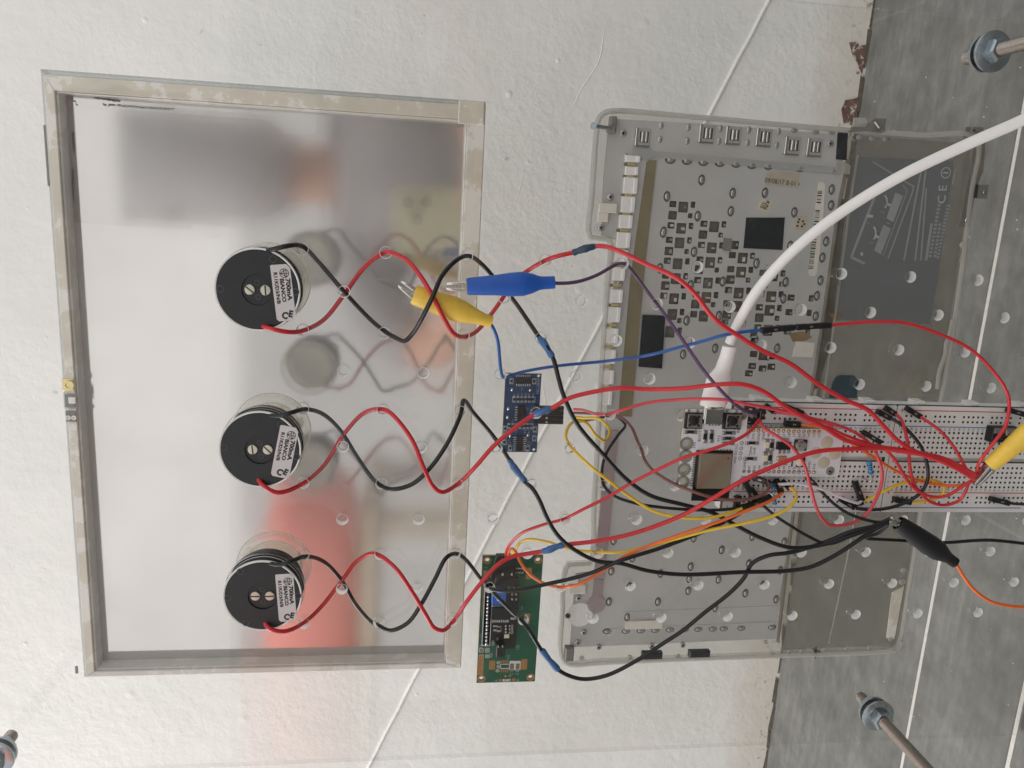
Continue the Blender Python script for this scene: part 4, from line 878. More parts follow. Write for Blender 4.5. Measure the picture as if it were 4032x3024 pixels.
zbox(zg, 'jumper', M['dupont'], disp, 350, 1285, 95, 140, AH+6, 6, 0.4); zbox(zg, 'jumper_pin', M['solder'], disp, 322, 1220, 14, 26, AH+6.2, 1.0); zbox(zg, 'jumper_pin', M['solder'], disp, 375, 1220, 14, 26, AH+6.2, 1.0)
zbox(zg, 'plug_housing', M['dupont'], disp, 415, 290, 225, 385, AH+6, 4, 0.5)
q = [Q(*zg(x, y), AH+7) for x, y in ((300,110),(330,100),(300,370),(225,380))]; m = MB(); m.add([(p.x, p.y, p.z) for p in q]+[(p.x, p.y+2.5, p.z) for p in q], [(0,1,2,3),(4,7,6,5),(0,4,5,1),(1,5,6,2),(2,6,7,3),(3,7,4,0)]); m.build('plug_housing', M['dupont'], disp)
for x in (375, 490): zbox(zg, 'plug_contact', M['solder'], disp, x, 322, 22, 32, AH+6.1, 0.12)
for x, y, w_, h_ in ((702,310,62,140),(682,855,66,90),(690,910,40,60),(245,1450,70,110),(645,1440,66,130),(103,1465,58,220),(350,1640,40,34),(515,1630,36,34)): zbox(zg, 'bare_pad', M['pad_gold'], disp, x, y, w_, h_, GH+0.06, 0.06)
for x, y in ((405,1640),(455,1638)): zbox(zg, 'solder_pad', M['solder'], disp, x, y, 44, 32, GH+0.4, 0.4, 0.1)
for x, y, w_, h_ in ((110,1265,48,50),(110,1340,48,36),(186,1265,48,50),(186,1340,48,36)): zbox(zg, 'bare_pad', M['pad_gold'] if x < 150 else M['pad_tin'], disp, x, y, w_*0.6, h_*0.7, GH+0.05, 0.05); frame(zg, disp, x, y, w_, h_, GH, 4, 'silk')
frame(zg, disp, 405, 1465, 110, 52, GH, 6, 'silk')
for k in range(4):
    for yy in (1408, 1520): zbox(zg, 'bare_pad', M['pad_gold'], disp, 362+k*26, yy, 12, 40, GH+0.05, 0.05)
for x in (495, 565):
    frame(zg, disp, x, 1455, 58, 110, GH, 5, 'silk'); zbox(zg, 'silkscreen_block', M['silk'], disp, x, 1415, 56, 30, GH+0.05, 0.05)
    for yy in (1455, 1490): zbox(zg, 'bare_pad', M['pad_gold'], disp, x, yy, 34, 26, GH+0.06, 0.06)
for k in range(3): chip(zg, disp, 540+k*40, 275, 30, 60, GH); frame(zg, disp, 540+k*40, 275, 38, 72, GH, 4)
for x, y in ((325,1420),(325,1470),(315,1520)): zdisc(zg, 'test_pad', M['pad_tin'], disp, x, y, 1.2, GH+0.1, 0.1)
for x, y in ((412,1588),(465,1588)): zdisc(zg, 'test_pad', M['pad_gold'], disp, x, y, 0.8, GH+0.08, 0.08)
for s_, x, y, sz, an in (('U2',567,1228,2.6,0),('U3',445,1352,2.4,0),('C1',490,1550,2.6,0),('C2',560,1545,2.6,0),('K',567,1632,2.6,0),('A',300,1645,2.6,0),('R8',235,1330,2.6,0),('R9',110,1215,2.4,0),('1',170,240,2.4,0),('16',108,1085,2.2,0),('U1',618,735,2.2,0),('R1',540,340,1.8,0),('R2',580,340,1.8,0)): ztext(zg, s_, x, y, GH+0.05, sz, disp, 'silk_dim', an)
for sgn, (x, z) in enumerate(((x1-2.8, z1-2.8), (x0+2.8, z0+2.8))): pass

# --- two breadboards end to end
HB = 9.5
def breadboard(zt, zb, xr, label):
    """zt / zb: upper and lower end, xr: right-hand side (upright); 55 mm wide"""
    xl = xr-54.6
    e = empty('breadboard', ((xr+xl)/2, -2, zb), label, 'breadboard', 'breadboards end to end on the sheet')
    hs = []; cx0 = (xr+xl)/2
    n = 30; p0 = (zt+zb)/2+2.54*14.5
    for k in range(n):
        for row in range(5):
            for sgn in (-1, 1): hs.append((cx0+sgn*(3.81+row*2.54), p0-k*2.54))
    for k in range(25):
        zz_ = (zt+zb)/2+2.54*14-(k+k//5)*2.54*1.0
        for sgn in (-1, 1):
            for d in (19.6, 22.14): hs.append((cx0+sgn*d, zz_))
    r = 0.52; loops = [[(x-r, z-r), (x+r, z-r), (x+r, z+r), (x-r, z+r)] for x, z in hs]
    loops.append([(cx0-1.25, zb+2), (cx0+1.25, zb+2), (cx0+1.25, zt-2), (cx0-1.25, zt-2)])
    slab('top', [M['bb'], M['bb_dark']], e, rrect(xl, xr, zb, zt, 0.8, 3), loops, -HB, -HB+2.4)
    box('body', M['bb'], e, xl, xr, -HB+3.0, -0.3, zb, zt)
    box('contact_layer', M['bb_dark'], e, xl+0.3, xr-0.3, -HB+2.4, -HB+3.0, zb+0.3, zt-0.3)
    box('channel', M['bb'], e, cx0-1.24, cx0+1.24, -HB+1.9, -HB+2.38, zb+2.1, zt-2.1)
    for sgn in (-1, 1):
        for d, mt in ((25.0 if sgn > 0 else 17.0, 'bb_red'), (17.0 if sgn > 0 else 25.0, 'bb_blue')): box('rail_line', M[mt], e, cx0+sgn*d-0.22, cx0+sgn*d+0.22, -HB-0.05, -HB-0.01, zb+5, zt-5)
        for zt_ in (zt-2.6, zb+2.6):
            xx = cx0+(25.0 if sgn > 0 else -17.0)
            box('plus_mark', M['bb_red'], e, xx-1.0, xx+1.0, -HB-0.05, -HB-0.01, zt_-0.16, zt_+0.16); box('plus_mark', M['bb_red'], e, xx-0.16, xx+0.16, -HB-0.06, -HB-0.01, zt_-1.0, zt_+1.0)
            xx = cx0+(17.0 if sgn > 0 else -25.0); box('minus_mark', M['bb_blue'], e, xx-0.9, xx+0.9, -HB-0.05, -HB-0.01, zt_-0.16, zt_+0.16)
        for k in range(n): text(str(30-k), cx0+sgn*15.6, -HB-0.03, p0-k*2.54, 1.75, 0, M['ink'], e, 'column_number')
        for row, ch in enumerate('fghij' if sgn > 0 else 'edcba'):
            for zt_ in (p0+2.7, p0-29*2.54-2.7): text(ch, cx0+sgn*(3.81+row*2.54), -HB-0.03, zt_, 1.7, 0, M['ink'], e, 'row_letter')
    for zz_ in (zt-13, zb+13, zb+40): box('coupling_tab', M['bb'], e, xr, xr+1.8, -HB+1.5, -1.0, zz_-2.4, zz_+2.4, 0.4)
    for xx in (cx0-18, cx0+16): box('coupling_tab', M['bb'], e, xx-2.6, xx+2.6, -HB+1.2, -1.0, zt, zt+2.0, 0.4)
    return e
xr = (Q(1592, 856, HB).x+Q(2200, 893, HB).x)/2
zt1 = Q(1576, 960, HB).z; zj = Q(1922, 980, HB).z
breadboard(zt1, zj+0.15, xr, 'white breadboard carrying the white controller board')
breadboard(zj-0.15, zj-82.0, xr, 'white breadboard below the controller board with yellow crocodile clip hanging over it')

# --- white controller board
HD = 14.0; zd = lambda x, y: zz(2640, 1500, x, y)
a = Q(*zd(960, 890), HD)
ctrl = empty('controller_board', (a.x, -HB, a.z), 'white microcontroller board with metal shield can plugged into the breadboard', 'circuit board')
out = [(185,345),(560,352),(965,362),(958,480),(948,588),(1500,594),(2120,602),(2165,630),(2150,720),(2098,1160),(2070,1194),(1500,1190),(880,1182),(840,1290),(775,1345),(90,1330),(112,1000),(135,690)]
PD = [(Q(*zd(x, y), HD).x, Q(*zd(x, y), HD).z) for x, y in out]
hl = []
for x, y, r in ((200,780,2.0),(190,935,2.0),(170,1100,2.0),(152,1258,2.0),(1990,1120,1.6),(903,435,1.5)):
    p = Q(*zd(x, y), HD); hl.append(circle(p.x, p.z, r, 20))
slab('board', [M['pcb_white'], M['pcb_edge']], ctrl, PD, hl, -HD, -HD+1.6)
for x, y in ((200,780),(190,935),(170,1100),(152,1258)):
    p = Q(*zd(x, y), HD); m = MB(); m.lathe((p.x, -HD, p.z), [(0, 3.3), (-0.08, 3.3), (-0.08, 2.05), (1.7, 2.0)], 24, caps=False); m.build('crocodile_pad', M['pad_tin'], ctrl, True)
for x, y, r in ((1990,1120,2.2),(903,435,2.1)):
    p = Q(*zd(x, y), HD); m = MB(); m.lathe((p.x, -HD, p.z), [(0, r), (-0.08, r), (-0.08, r*.74), (1.7, r*.72)], 24, caps=False); m.build('mounting_ring', M['pad_tin'], ctrl, True)
for x, y in ((1950,765),(1810,892),(2045,905),(1910,1017)): zdisc(zd, 'round_pad', M['paper'], ctrl, x, y, 3.0, HD+0.08, 0.08, n=28)
for x, y in ((300,500),(782,505)):
    o = zbox(zd, 'push_button', M['ic'], ctrl, x-6, y, 200, 200, HD+1.6, 1.5, 0.3); zbox(zd, 'button_plate', M['grey_plastic'], o, x+8, y, 165, 170, HD+2.2, 0.6, 0.15)
    zdisc(zd, 'button_cap', M['ic'], o, x, y, 2.2, HD+4.0, 1.9)
    for dx, dy in ((-50,-55),(58,-55),(-62,52),(48,58)): blob(zd, 'button_rivet', M['ic'], o, x+dx, y+dy, 0.7, HD+2.2)
    for dx, dy in ((-75,-125),(35,-125),(-95,80),(15,85)): zbox(zd, 'button_lead', M['solder'], o, x+dx, y+dy, 28, 42, HD+0.8, 0.8, 0.15)
zbox(zd, 'usb_socket', M['chrome'], ctrl, 545, 445, 205, 205, HD+3.3, 3.2, 0.5)
for k in range(4): zbox(zd, 'socket_tab', M['solder'], ctrl, 488+k*38, 548, 18, 22, HD+0.4, 0.4)
for x, y, w_, h_ in ((250,638,150,48),(437,693,48,150),(515,690,48,150),(727,648,150,48),(718,717,150,48),(715,777,150,46),(1016,774,150,46),(992,968,150,46),(1267,800,46,140),(1246,958,46,140),(735,1500,1,1)):
    if w_ > 1: chip(zd, ctrl, x, y, w_, h_, HD)
for x, y in ((1203,800),(1182,965)): chip(zd, ctrl, x, y, 58, 150, HD, 'led')
soic(zd, ctrl, 1415, 812, 160, 92, HD, 3, 'b', 46, 34); zbox(zd, 'regulator_tab', M['solder'], ctrl, 1430, 735, 80, 50, HD+0.6, 0.6, 0.1)
zbox(zd, 'inductor', M['ic'], ctrl, 1625, 803, 135, 135, HD+1.2, 1.2, 0.2); zdisc(zd, 'inductor_cap', M['chrome'], ctrl, 1632, 808, 2.6, HD+2.6, 1.4)
zbox(zd, 'colour_led', M['ic'], ctrl, 1600, 1015, 135, 118, HD+1.4, 1.4, 0.2); zdisc(zd, 'colour_led_window', M['led'], ctrl, 1612, 1015, 2.0, HD+1.6, 0.25); zbox(zd, 'colour_led_side', M['silk'], ctrl, 1545, 1020, 22, 100, HD+1.5, 1.4)
zbox(zd, 'capacitor', M['amber'], ctrl, 1395, 970, 95, 60, HD+1, 1, 0.2); zbox(zd, 'capacitor', M['amber'], ctrl, 1405, 1030, 90, 42, HD+1, 1, 0.2); blob(zd, 'solder_joint', M['solder'], ctrl, 1335, 958, 0.9, HD)
m_o = [(330,868),(778,872),(722,1500),(262,1490)]
slab('radio_module', [M['pcb_black'], M['ic']], ctrl, [(Q(*zd(x, y), HD+0.9).x, Q(*zd(x, y), HD+0.9).z) for x, y in m_o], [], -HD-0.9, -HD-0.02)
sc_o = [(372,905),(770,912),(738,1345),(330,1342)]
sq = [Q(*zd(x, y), HD+3.2) for x, y in sc_o]; m = MB()
cen = sum(sq, Vector())/4; top = [p.lerp(cen, 0.02) for p in sq]
m.add([(p.x, -HD-3.2, p.z) for p in top]+[(p.x, -HD-2.9, p.z) for p in sq]+[(p.x, -HD-0.9, p.z) for p in sq], [(0,1,2,3)]+[(a_+i, a_+4+i, a_+4+(i+1) % 4, a_+(i+1) % 4) for a_ in (0, 4) for i in range(4)]); m.build('shield_can', M['shield'], ctrl)
zdisc(zd, 'can_dot', M['ink'], ctrl, 720, 965, 0.4, HD+3.25, 0.05)
for k in range(14):
    zbox(zd, 'module_pin', M['solder'], ctrl, 312-k*3.1, 925+k*29, 46, 15, HD+0.6, 0.6, 0.1)
    if k < 10: zbox(zd, 'module_pin', M['solder'], ctrl, 400+k*38, 870, 15, 34, HD+0.6, 0.6, 0.1)
for k in range(15):
    x, y = 970+k*62.8, 613+k*1.6
    zdisc(zd, 'pin_pad', M['pad_gold'], ctrl, x, y, 0.95, HD+0.1, 0.1, n=14); blob(zd, 'pin', M['gold'], ctrl, x, y, 0.62, HD+0.15)
for k in range(15):
    x, y = 915+k*62.2, 1124+k*0.8
    zdisc(zd, 'pin_pad', M['pad_tin'] if k < 3 else M['pad_gold'], ctrl, x, y, 0.95, HD+0.1, 0.1, n=14)
    if k > 2: blob(zd, 'pin', M['solder'], ctrl, x, y, 0.62, HD+0.15)
for x, y in ((888,773),(880,837),(872,900),(865,962)):
    p = Q(*zd(x, y), HD); m = MB(); m.lathe((p.x, -HD, p.z), [(0, 0.95), (-0.07, 0.95), (-0.07, 0.55), (0, 0.5)], 16, caps=False); m.build('pin_pad', M['pad_tin'], ctrl)
for s_, x, y, sz in (('BOOT 00',370,650,2.0),('3V3',298,802,1.9),('PT3',607,715,1.9),('RESET',852,582,1.9),('TEMP',1003,872,1.9),('0x48',1045,872,1.7),('GND 3V3 SCL',815,905,1.6),('GND',925,1040,1.9),('01',982,1072,1.8),('02',1046,1072,1.8),('04',1108,1072,1.8),('D1',265,1105,1.7),('GND',245,1258,1.8),
                     ('5V',968,690,1.8),('3V3',1032,690,1.8),('GND',1098,690,1.8),('GND',1158,690,1.8),('48',1222,676,1.8),('47',1284,676,1.8),('33',1348,676,1.8),('21',1412,676,1.8),('18',1478,676,1.8),('17',1540,678,1.8),('16',1604,680,1.8),('15',1664,682,1.8),('14',1724,684,1.8),('13',1786,686,1.8),('12',1850,688,1.8),
                     ('05',1170,1078,1.7),('06',1230,1078,1.7),('07',1290,1078,1.7),('08',1352,1078,1.7),('09',1415,1078,1.7),('10',1478,1078,1.7),('11',1542,1080,1.7),('12',1602,1080,1.7),('GND',1728,1050,1.8),('3V3',1790,1066,1.8)): ztext(zd, s_, x, y, HD+0.05, sz, ctrl)
for xx in (1410, 1350):
    pass
a, b2 = Q(*zd(950, 612), HD-1.6), Q(*zd(1880, 650), HD-1.6); box('pin_header', M['ic'], ctrl, min(a.x,b2.x), max(a.x,b2.x), -HD+1.6, -HB, min(a.z,b2.z), max(a.z,b2.z))
a, b2 = Q(*zd(900, 1108), HD-1.6), Q(*zd(1820, 1146), HD-1.6); box('pin_header', M['ic'], ctrl, min(a.x,b2.x), max(a.x,b2.x), -HD+1.6, -HB, min(a.z,b2.z), max(a.z,b2.z))

# ------------------------------------------------------------------ crocodile clips
def loft_clip(e, mat, A, B, prof, flat=0.8):
    A, B = Vector(A), Vector(B); t = (B-A).normalized(); n = Vector((-t.z, 0, t.x)).normalized(); b = t.cross(n); L = (B-A).length; m = MB()
    rings = [[A+t*L*d+n*math.cos(k)*w_/2+b*math.sin(k)*w_/2*flat for k in [2*math.pi*i/20 for i in range(20)]] for d, w_ in prof]
    # open mouth: fold the first ring inwards
    inner = [[A+t*L*0.06+(p-A-t*L*prof[0][0])*0.82 for p in rings[0]]]
    m.loft(inner+[[A+t*L*prof[0][0]+(p-A-t*L*prof[0][0])*0.86 for p in rings[0]]]+rings); return m.build('vinyl_boot', mat, e, True)
def jaws(e, A, tip, w_, gap, teeth=True):
    """two jaws from the mouth A to tip, opening in the plane of the sheet"""
    A, B = Vector(A), Vector(tip); t = (B-A).normalized(); n = Vector((-t.z, 0, t.x)).normalized(); b = t.cross(n).normalized(); L = (B-A).length
    for s_ in (-1, 1):
        m = MB(); ws = [(-0.15, 1.0), (0, 1.0), (0.7, 0.8), (0.93, 0.6), (1.0, 0.35)]; rings = []
        for d, k in ws:
            c = A+t*L*d+n*s_*(gap/2+w_*0.25*k); rings.append([c+n*x*w_*0.26*k+b*y*w_*0.5*k for x, y in ((-1,-.8),(-.3,-1),(.7,-.9),(1,-.3),(1,.3),(.7,.9),(-.3,1),(-1,.8))])
        m.loft(rings); m.build('jaw', M['chrome'], e, True)
        if teeth:
            for k in range(5):
                c = A+t*L*(0.3+0.14*k)+n*s_*gap*0.25; m = MB(); m.obox(c, t, n, b, 0.5, gap*0.28, w_*0.42); m.build('tooth', M['chrome'], e)
    m = MB(); m.lathe(A+t*L*0.05-b*w_*0.55, [(0, 0.9), (w_*1.1, 0.9)], 12, axis=b, up=t); m.build('rivet', M['chrome'], e, True)
HC = 17.0
cb = empty('crocodile_clip', Q(1010, 615, HC), 'blue crocodile clip with purple lead lying across the lid edge', 'crocodile clip', 'crocodile clips')
loft_clip(cb, M['clip_blue'], Q(1008, 619, HC), Q(1198, 610, HC), [(0, 6.6), (0.03, 7.4), (0.3, 8.6), (0.52, 10.2), (0.64, 10.4), (0.74, 8.6), (0.82, 6.2), (0.86, 5.6), (1.0, 5.4)]); jaws(cb, Q(1008, 620, HC), Q(963, 618, HC), 3.6, 1.1)
cyl = empty('crocodile_clip', Q(900, 640, 9), 'yellow crocodile clip with blue lead in front of the metal lid plate', 'crocodile clip', 'crocodile clips')
loft_clip(cyl, M['clip_yellow'], Q(893, 636, 10), Q(1062, 696, 10), [(0, 8.0), (0.03, 8.8), (0.3, 9.8), (0.5, 10.6), (0.62, 9.8), (0.8, 6.6), (0.9, 5.4), (1.0, 5.2)]); jaws(cyl, Q(893, 634, 10), Q(863, 612, 10), 3.6, 1.2)
cy2 = empty('crocodile_clip', Q(2150, 1005, 36), 'yellow crocodile clip gripping the bundle of red wires over the breadboard', 'crocodile clip', 'crocodile clips')
loft_clip(cy2, M['clip_yellow'], Q(2138, 1006, 34), Q(2300, 870, 46), [(0, 6.6), (0.03, 7.4), (0.3, 9.0), (0.55, 10.8), (0.7, 9.4), (0.85, 6.2), (1.0, 5.4)]); jaws(cy2, Q(2142, 1004, 34), Q(2106, 1047, 29), 4.4, 0.6, False)
cbk = empty('crocodile_clip', Q(1945, 1130, 24), 'black crocodile clip gripping the twisted black wires', 'crocodile clip', 'crocodile clips')
loft_clip(cbk, M['clip_black'], Q(1940, 1130, 26), Q(2064, 1216, 30), [(0, 7.0), (0.03, 7.8), (0.3, 9.4), (0.55, 10.4), (0.7, 9.8), (0.8, 7.2), (0.88, 5.4), (1.0, 5.2)]); jaws(cbk, Q(1942, 1132, 26), Q(1921, 1120, 26), 3.4, 1.0)

# ------------------------------------------------------------------ wires
def dup(parent, A, B, w_=2.55, contact=True):
    A, B = Vector(A), Vector(B); t = (B-A).normalized(); n = Vector((-t.z, 0, t.x)).normalized(); b = t.cross(n).normalized(); L = (B-A).length; m = MB(); k = w_/2
    rings = [[A+t*L*d+n*x*s_+b*y*s_ for x, y in ((-k,-k*.8),(-k*.8,-k),(k*.8,-k),(k,-k*.8),(k,k*.8),(k*.8,k),(-k*.8,k),(-k,k*.8))] for d, s_ in ((0, .8), (.03, 1), (.3, 1), (.31, .94), (.62, .94), (.63, 1), (.98, 1), (1, .9))]
    m.loft(rings); o = m.build('connector_housing', M['dupont'], parent)
    if contact:
        up = b if b.y < 0 else -b
        m = MB(); m.obox(A+t*L*0.42+up*k*0.95, t, n, b, 0.8, 0.4, 0.06); m.build('contact', M['copper'], o)
    return o
def wire(label, mat, r, pts, sleeves=(), dups=(), n=10, group='wires threaded through the sheet', sm='sleeve'):
    P = [Q(*p) for p in pts]; m = MB(); m.tube(spline(P), r, n); o = m.build('wire', M[mat], None, True); tag(o, label, 'wire', group)
    for sl in sleeves:
        S_ = spline([Q(*p) for p in sl], 1.0); ph = rnd(0, 6)
        m = MB(); m.tube(S_, lambda t: (r+0.55)*(1+0.12*math.sin(9*t+ph)+0.05*math.sin(23*t))*(0.9 if t < 0.05 or t > 0.95 else 1), 12); m.build('heat_shrink', M[sm], o, True)
    for d in dups: dup(o, Q(*d[0]), Q(*d[1]))
    return o
RW, RJ = 1.02, 0.76
B_, F_, H_ = -11.0, 6.0, -2.5                     # behind, in front of, inside the sheet
def lampw(k, a, b): x, z = LAMPS[k]; return (x+a, z+b)
wire('black lamp wire looping behind the blue crocodile clip to its blue sleeve', 'w_black', RW, [(578,541,5),(592,538,8),(622,531,8),(655,533,H_),(690,568,B_),(745,632,-8),(800,690,B_),(832,716,H_),(850,727,4),(873,737,6),(890,722,8),(910,690,16),(935,640,21),(955,595,14),(985,563,8),(1013,553,H_),(1040,570,B_),(1080,615,-12),(1112,652,-12),(1140,692,-9),(1166,730,H_),(1176,742,5),(1194,772,7),(1206,815,8),(1217,853,9),(1247,916,10),(1304,983,12),(1354,1036,13),(1404,1070,14),(1475,1090,15),(1535,1106,16),(1575,1127,17),(1641,1161,20),(1708,1183,22),(1770,1178,23),(1830,1160,25),(1880,1142,26),(1918,1126,26)], [[(1166,731,-1),(1174,740,4),(1184,756,6),(1193,771,7)]])
wire('red lamp wire passing a dark sleeve on its way to the yellow clip', 'w_red', RW, [(567,704,5),(585,710,8),(620,717,6),(655,714,H_),(700,690,B_),(745,634,-12),(785,580,B_),(830,546,H_),(850,547,5),(880,563,8),(905,592,12),(935,640,16),(960,690,14),(980,720,8),(1003,727,H_),(1030,715,B_),(1060,680,-12),(1085,645,B_),(1110,607,B_),(1135,588,B_),(1173,565,H_),(1205,553,5),(1240,545,6),(1283,532,8),(1310,533,10),(1345,546,14),(1400,572,18),(1450,594,22),(1475,610,24),(1502,636,25),(1541,686,27),(1591,723,27),(1648,758,28),(1708,786,29),(1768,830,30),(1825,863,31),(1875,886,32),(1908,920,33),(1941,953,32),(1988,980,30),(2041,1000,29),(2108,1033,29)], [[(1238,546,6),(1252,541,7),(1268,536,8),(1285,532,8)]], sm='sleeve_dark')
wire('black wire of the middle lamp looping up behind the lid edge', 'w_black', RW, [(583,897,5),(605,898,8),(630,891,8),(662,884,H_),(700,896,B_),(735,930,-12),(770,985,B_),(800,1028,B_),(820,1047,H_),(848,1057,5),(890,1046,6),(930,1010,8),(965,960,7),(985,920,6),(997,888,H_),(1000,866,-5),(1005,866,-7),(1020,888,B_),(1060,935,-12),(1080,962,-9),(1100,993,-7),(1118,1018,-5),(1134,1041,H_),(1150,1055,5),(1165,1080,7),(1180,1115,8),(1200,1150,9),(1230,1180,10),(1290,1212,11),(1340,1217,12),(1400,1233,13),(1475,1241,14),(1600,1236,16),(1700,1233,18),(1750,1225,20),(1800,1202,22),(1850,1170,24),(1890,1143,25),(1918,1128,26)], [[(1100,993,-7),(1112,1012,-6),(1125,1028,-4),(1135,1041,-3)]])
wire('red wire of the middle lamp ending in a blue sleeve over the blue board', 'w_red', RW, [(557,1034,5),(570,1050,8),(600,1064,7),(655,1044,H_),(700,1005,B_),(745,935,-12),(785,893,B_),(826,884,H_),(850,898,5),(890,950,8),(915,1010,11),(935,1050,9),(953,1063,7),(988,1046,H_),(1030,1005,5),(1060,970,6),(1090,942,6),(1135,908,6),(1157,894,6),(1187,884,8),(1230,860,10),(1290,845,12),(1340,838,14),(1400,841,16),(1475,839,22),(1558,830,28),(1608,831,30),(1650,846,30),(1691,875,30),(1733,900,30),(1775,920,30),(1825,950,30),(1892,966,31),(1968,978,30),(2041,993,29),(2106,1026,29)], [[(1152,896,4),(1163,892,7),(1176,887,8),(1188,883,8)]])
wire('black wire of the lamp by the red reflection, crossing the green board', 'w_black', RW, [(582,1217,5),(605,1220,8),(630,1212,8),(662,1202,H_),(700,1214,B_),(735,1250,-12),(770,1308,B_),(800,1342,B_),(815,1350,H_),(845,1362,5),(880,1346,6),(910,1305,8),(940,1250,7),(962,1207,6),(985,1196,H_),(1005,1208,-7),(1040,1252,-10),(1075,1290,-11),(1110,1325,-8),(1128,1341,H_),(1145,1365,5),(1172,1408,6),(1205,1446,7),(1230,1460,7),(1262,1467,7),(1310,1459,8),(1370,1430,9),(1440,1385,10),(1475,1362,11),(1520,1325,12),(1575,1282,13),(1606,1250,14),(1625,1217,15),(1660,1200,17),(1710,1193,19),(1780,1172,22),(1840,1148,25),(1890,1136,26),(1920,1122,26)], [[(1170,1404,6),(1182,1420,7),(1195,1435,7),(1206,1447,7)]])
wire('red wire of the lamp by the red reflection, with bright blue sleeve', 'w_red', RW, [(572,1344,5),(582,1358,8),(612,1364,7),(652,1348,H_),(690,1315,B_),(740,1252,-12),(770,1213,B_),(800,1196,-7),(818,1199,H_),(855,1228,6),(890,1278,9),(920,1328,9),(938,1356,7),(955,1362,6),(976,1346,H_),(1010,1297,5),(1045,1252,7),(1075,1220,7),(1105,1203,6),(1140,1196,6),(1175,1190,7),(1215,1178,8),(1280,1170,10),(1350,1157,13),(1420,1135,16),(1480,1110,20),(1540,1076,26),(1608,1036,30),(1708,993,32),(1768,975,32),(1841,970,32),(1935,970,31),(2008,986,30),(2060,1008,29),(2106,1036,29)], [[(1172,1191,7),(1185,1188,8),(1200,1182,8),(1217,1177,8)]])
G2 = 'jumper wires to the boards'
wire('pinkish red wire from the blue board looping over the breadboard', 'w_pink', RJ, [(1240,884,-57),(1255,885,-50),(1275,890,-30),(1290,895,-14),(1316,894,H_),(1340,887,5),(1400,870,9),(1475,863,16),(1558,863,26),(1624,875,29),(1708,891,28),(1752,903,28),(1808,918,27),(1850,936,26),(1880,960,26),(1900,998,25),(1906,1030,25),(1896,1070,24),(1874,1108,23),(1850,1126,21),(1815,1135,20),(1790,1133,20),(1768,1107,22),(1750,1050,25),(1737,1003,27),(1710,965,27),(1675,940,25),(1650,925,22),(1640,905,19)], dups=[((1634,888,19),(1640,906,16))], group=G2)
wire('red wire from the green board rising to the controller pins', 'w_red', RJ, [(1092,1200,-45),(1094,1190,-38),(1102,1175,-28),(1130,1150,-16),(1175,1133,-8),(1218,1121,H_),(1260,1100,6),(1310,1075,9),(1370,1040,14),(1440,1005,20),(1475,989,23),(1535,971,26),(1591,950,27),(1622,930,25),(1640,906,21)], dups=[((1646,884,20),(1644,904,18))], group=G2)
wire('yellow wire curling in a loop beside the blue board', 'w_yellow', RJ, [(1240,901,-57),(1260,903,-50),(1297,906,-38),(1317,930,-30),(1308,952,-24),(1287,940,-20),(1267,914,-18),(1247,908,-14),(1229,920,-10),(1222,943,-7),(1234,966,H_),(1271,1003,5),(1321,1043,7),(1371,1080,9),(1417,1106,12),(1475,1118,16),(1530,1119,18),(1575,1108,19),(1603,1098,19)], dups=[((1603,1098,19),(1668,1072,13))], group=G2)
wire('black wire from the blue board dipping behind the chassis edge', 'w_black', RJ, [(1240,911,-57),(1265,909,-50),(1290,904,-44),(1325,898,-40),(1350,916,-34),(1335,940,-24),(1312,975,-16),(1301,1010,-8),(1303,1045,H_),(1325,1070,4),(1372,1087,7),(1420,1095,9),(1475,1100,11),(1540,1102,13),(1606,1097,15)], dups=[((1592,1100,15),(1655,1080,12))], group=G2)
wire('brown wire curving from the blue board to the resistors', 'w_brown', RJ, [(1240,892,-57),(1270,893,-48),(1310,895,-36),(1340,901,-26),(1364,923,-16),(1377,953,-8),(1386,972,H_),(1393,994,5),(1410,1016,8),(1454,1044,14),(1475,1053,16),(1525,1071,20),(1575,1080,22),(1625,1076,22),(1655,1063,21),(1662,1048,19),(1655,1040,16)], dups=[((1655,1041,16),(1625,1030,12))], group=G2)
wire('black wire leaving the green board pin header towards the breadboard', 'w_black', RW*0.95, [(1062,1272,-52),(1058,1268,-30),(1062,1272,H_),(1085,1277,5),(1120,1274,7),(1180,1262,8),(1270,1240,10),(1340,1211,13),(1420,1186,12),(1475,1166,13),(1525,1146,14),(1581,1119,15),(1612,1100,15),(1640,1085,14)], dups=[((1634,1088,15),(1608,1040,12))], group=G2)
wire('orange wire hanging in a curve from the green board', 'w_orange', RJ, [(1097,1200,-45),(1100,1190,-36),(1107,1185,-30),(1116,1195,-24),(1126,1217,-18),(1150,1245,-12),(1185,1264,-7),(1213,1268,H_),(1250,1262,5),(1300,1234,7),(1350,1202,9),(1400,1180,12),(1475,1153,18),(1560,1124,22),(1620,1100,23),(1668,1080,21),(1690,1064,18)], dups=[((1688,1066,18),(1676,1036,12))], group=G2)
wire('yellow wire from the green board following the orange wire', 'w_yellow', RJ, [(1104,1200,-45),(1112,1190,-36),(1124,1172,-28),(1145,1165,-22),(1180,1170,-16),(1240,1188,-8),(1288,1192,H_),(1340,1193,6),(1400,1181,9),(1475,1160,15),(1541,1143,20),(1608,1130,23),(1675,1112,24),(1712,1090,24),(1720,1073,22),(1714,1058,19),(1702,1052,16)], dups=[((1706,1055,17),(1690,1040,12))], group=G2)
wire('purple wire from the blue clip to the controller board', 'w_purple', RJ*1.05, [(1190,611,HC),(1215,612,16),(1250,608,13),(1290,594,9),(1320,577,6),(1342,569,H_),(1355,573,-8),(1375,598,-10),(1402,634,-8),(1419,656,H_),(1440,685,6),(1475,735,14),(1520,800,24),(1558,845,28),(1592,877,27),(1615,890,23),(1634,894,19)], dups=[((1630,897,19),(1650,886,15))], group=G2)
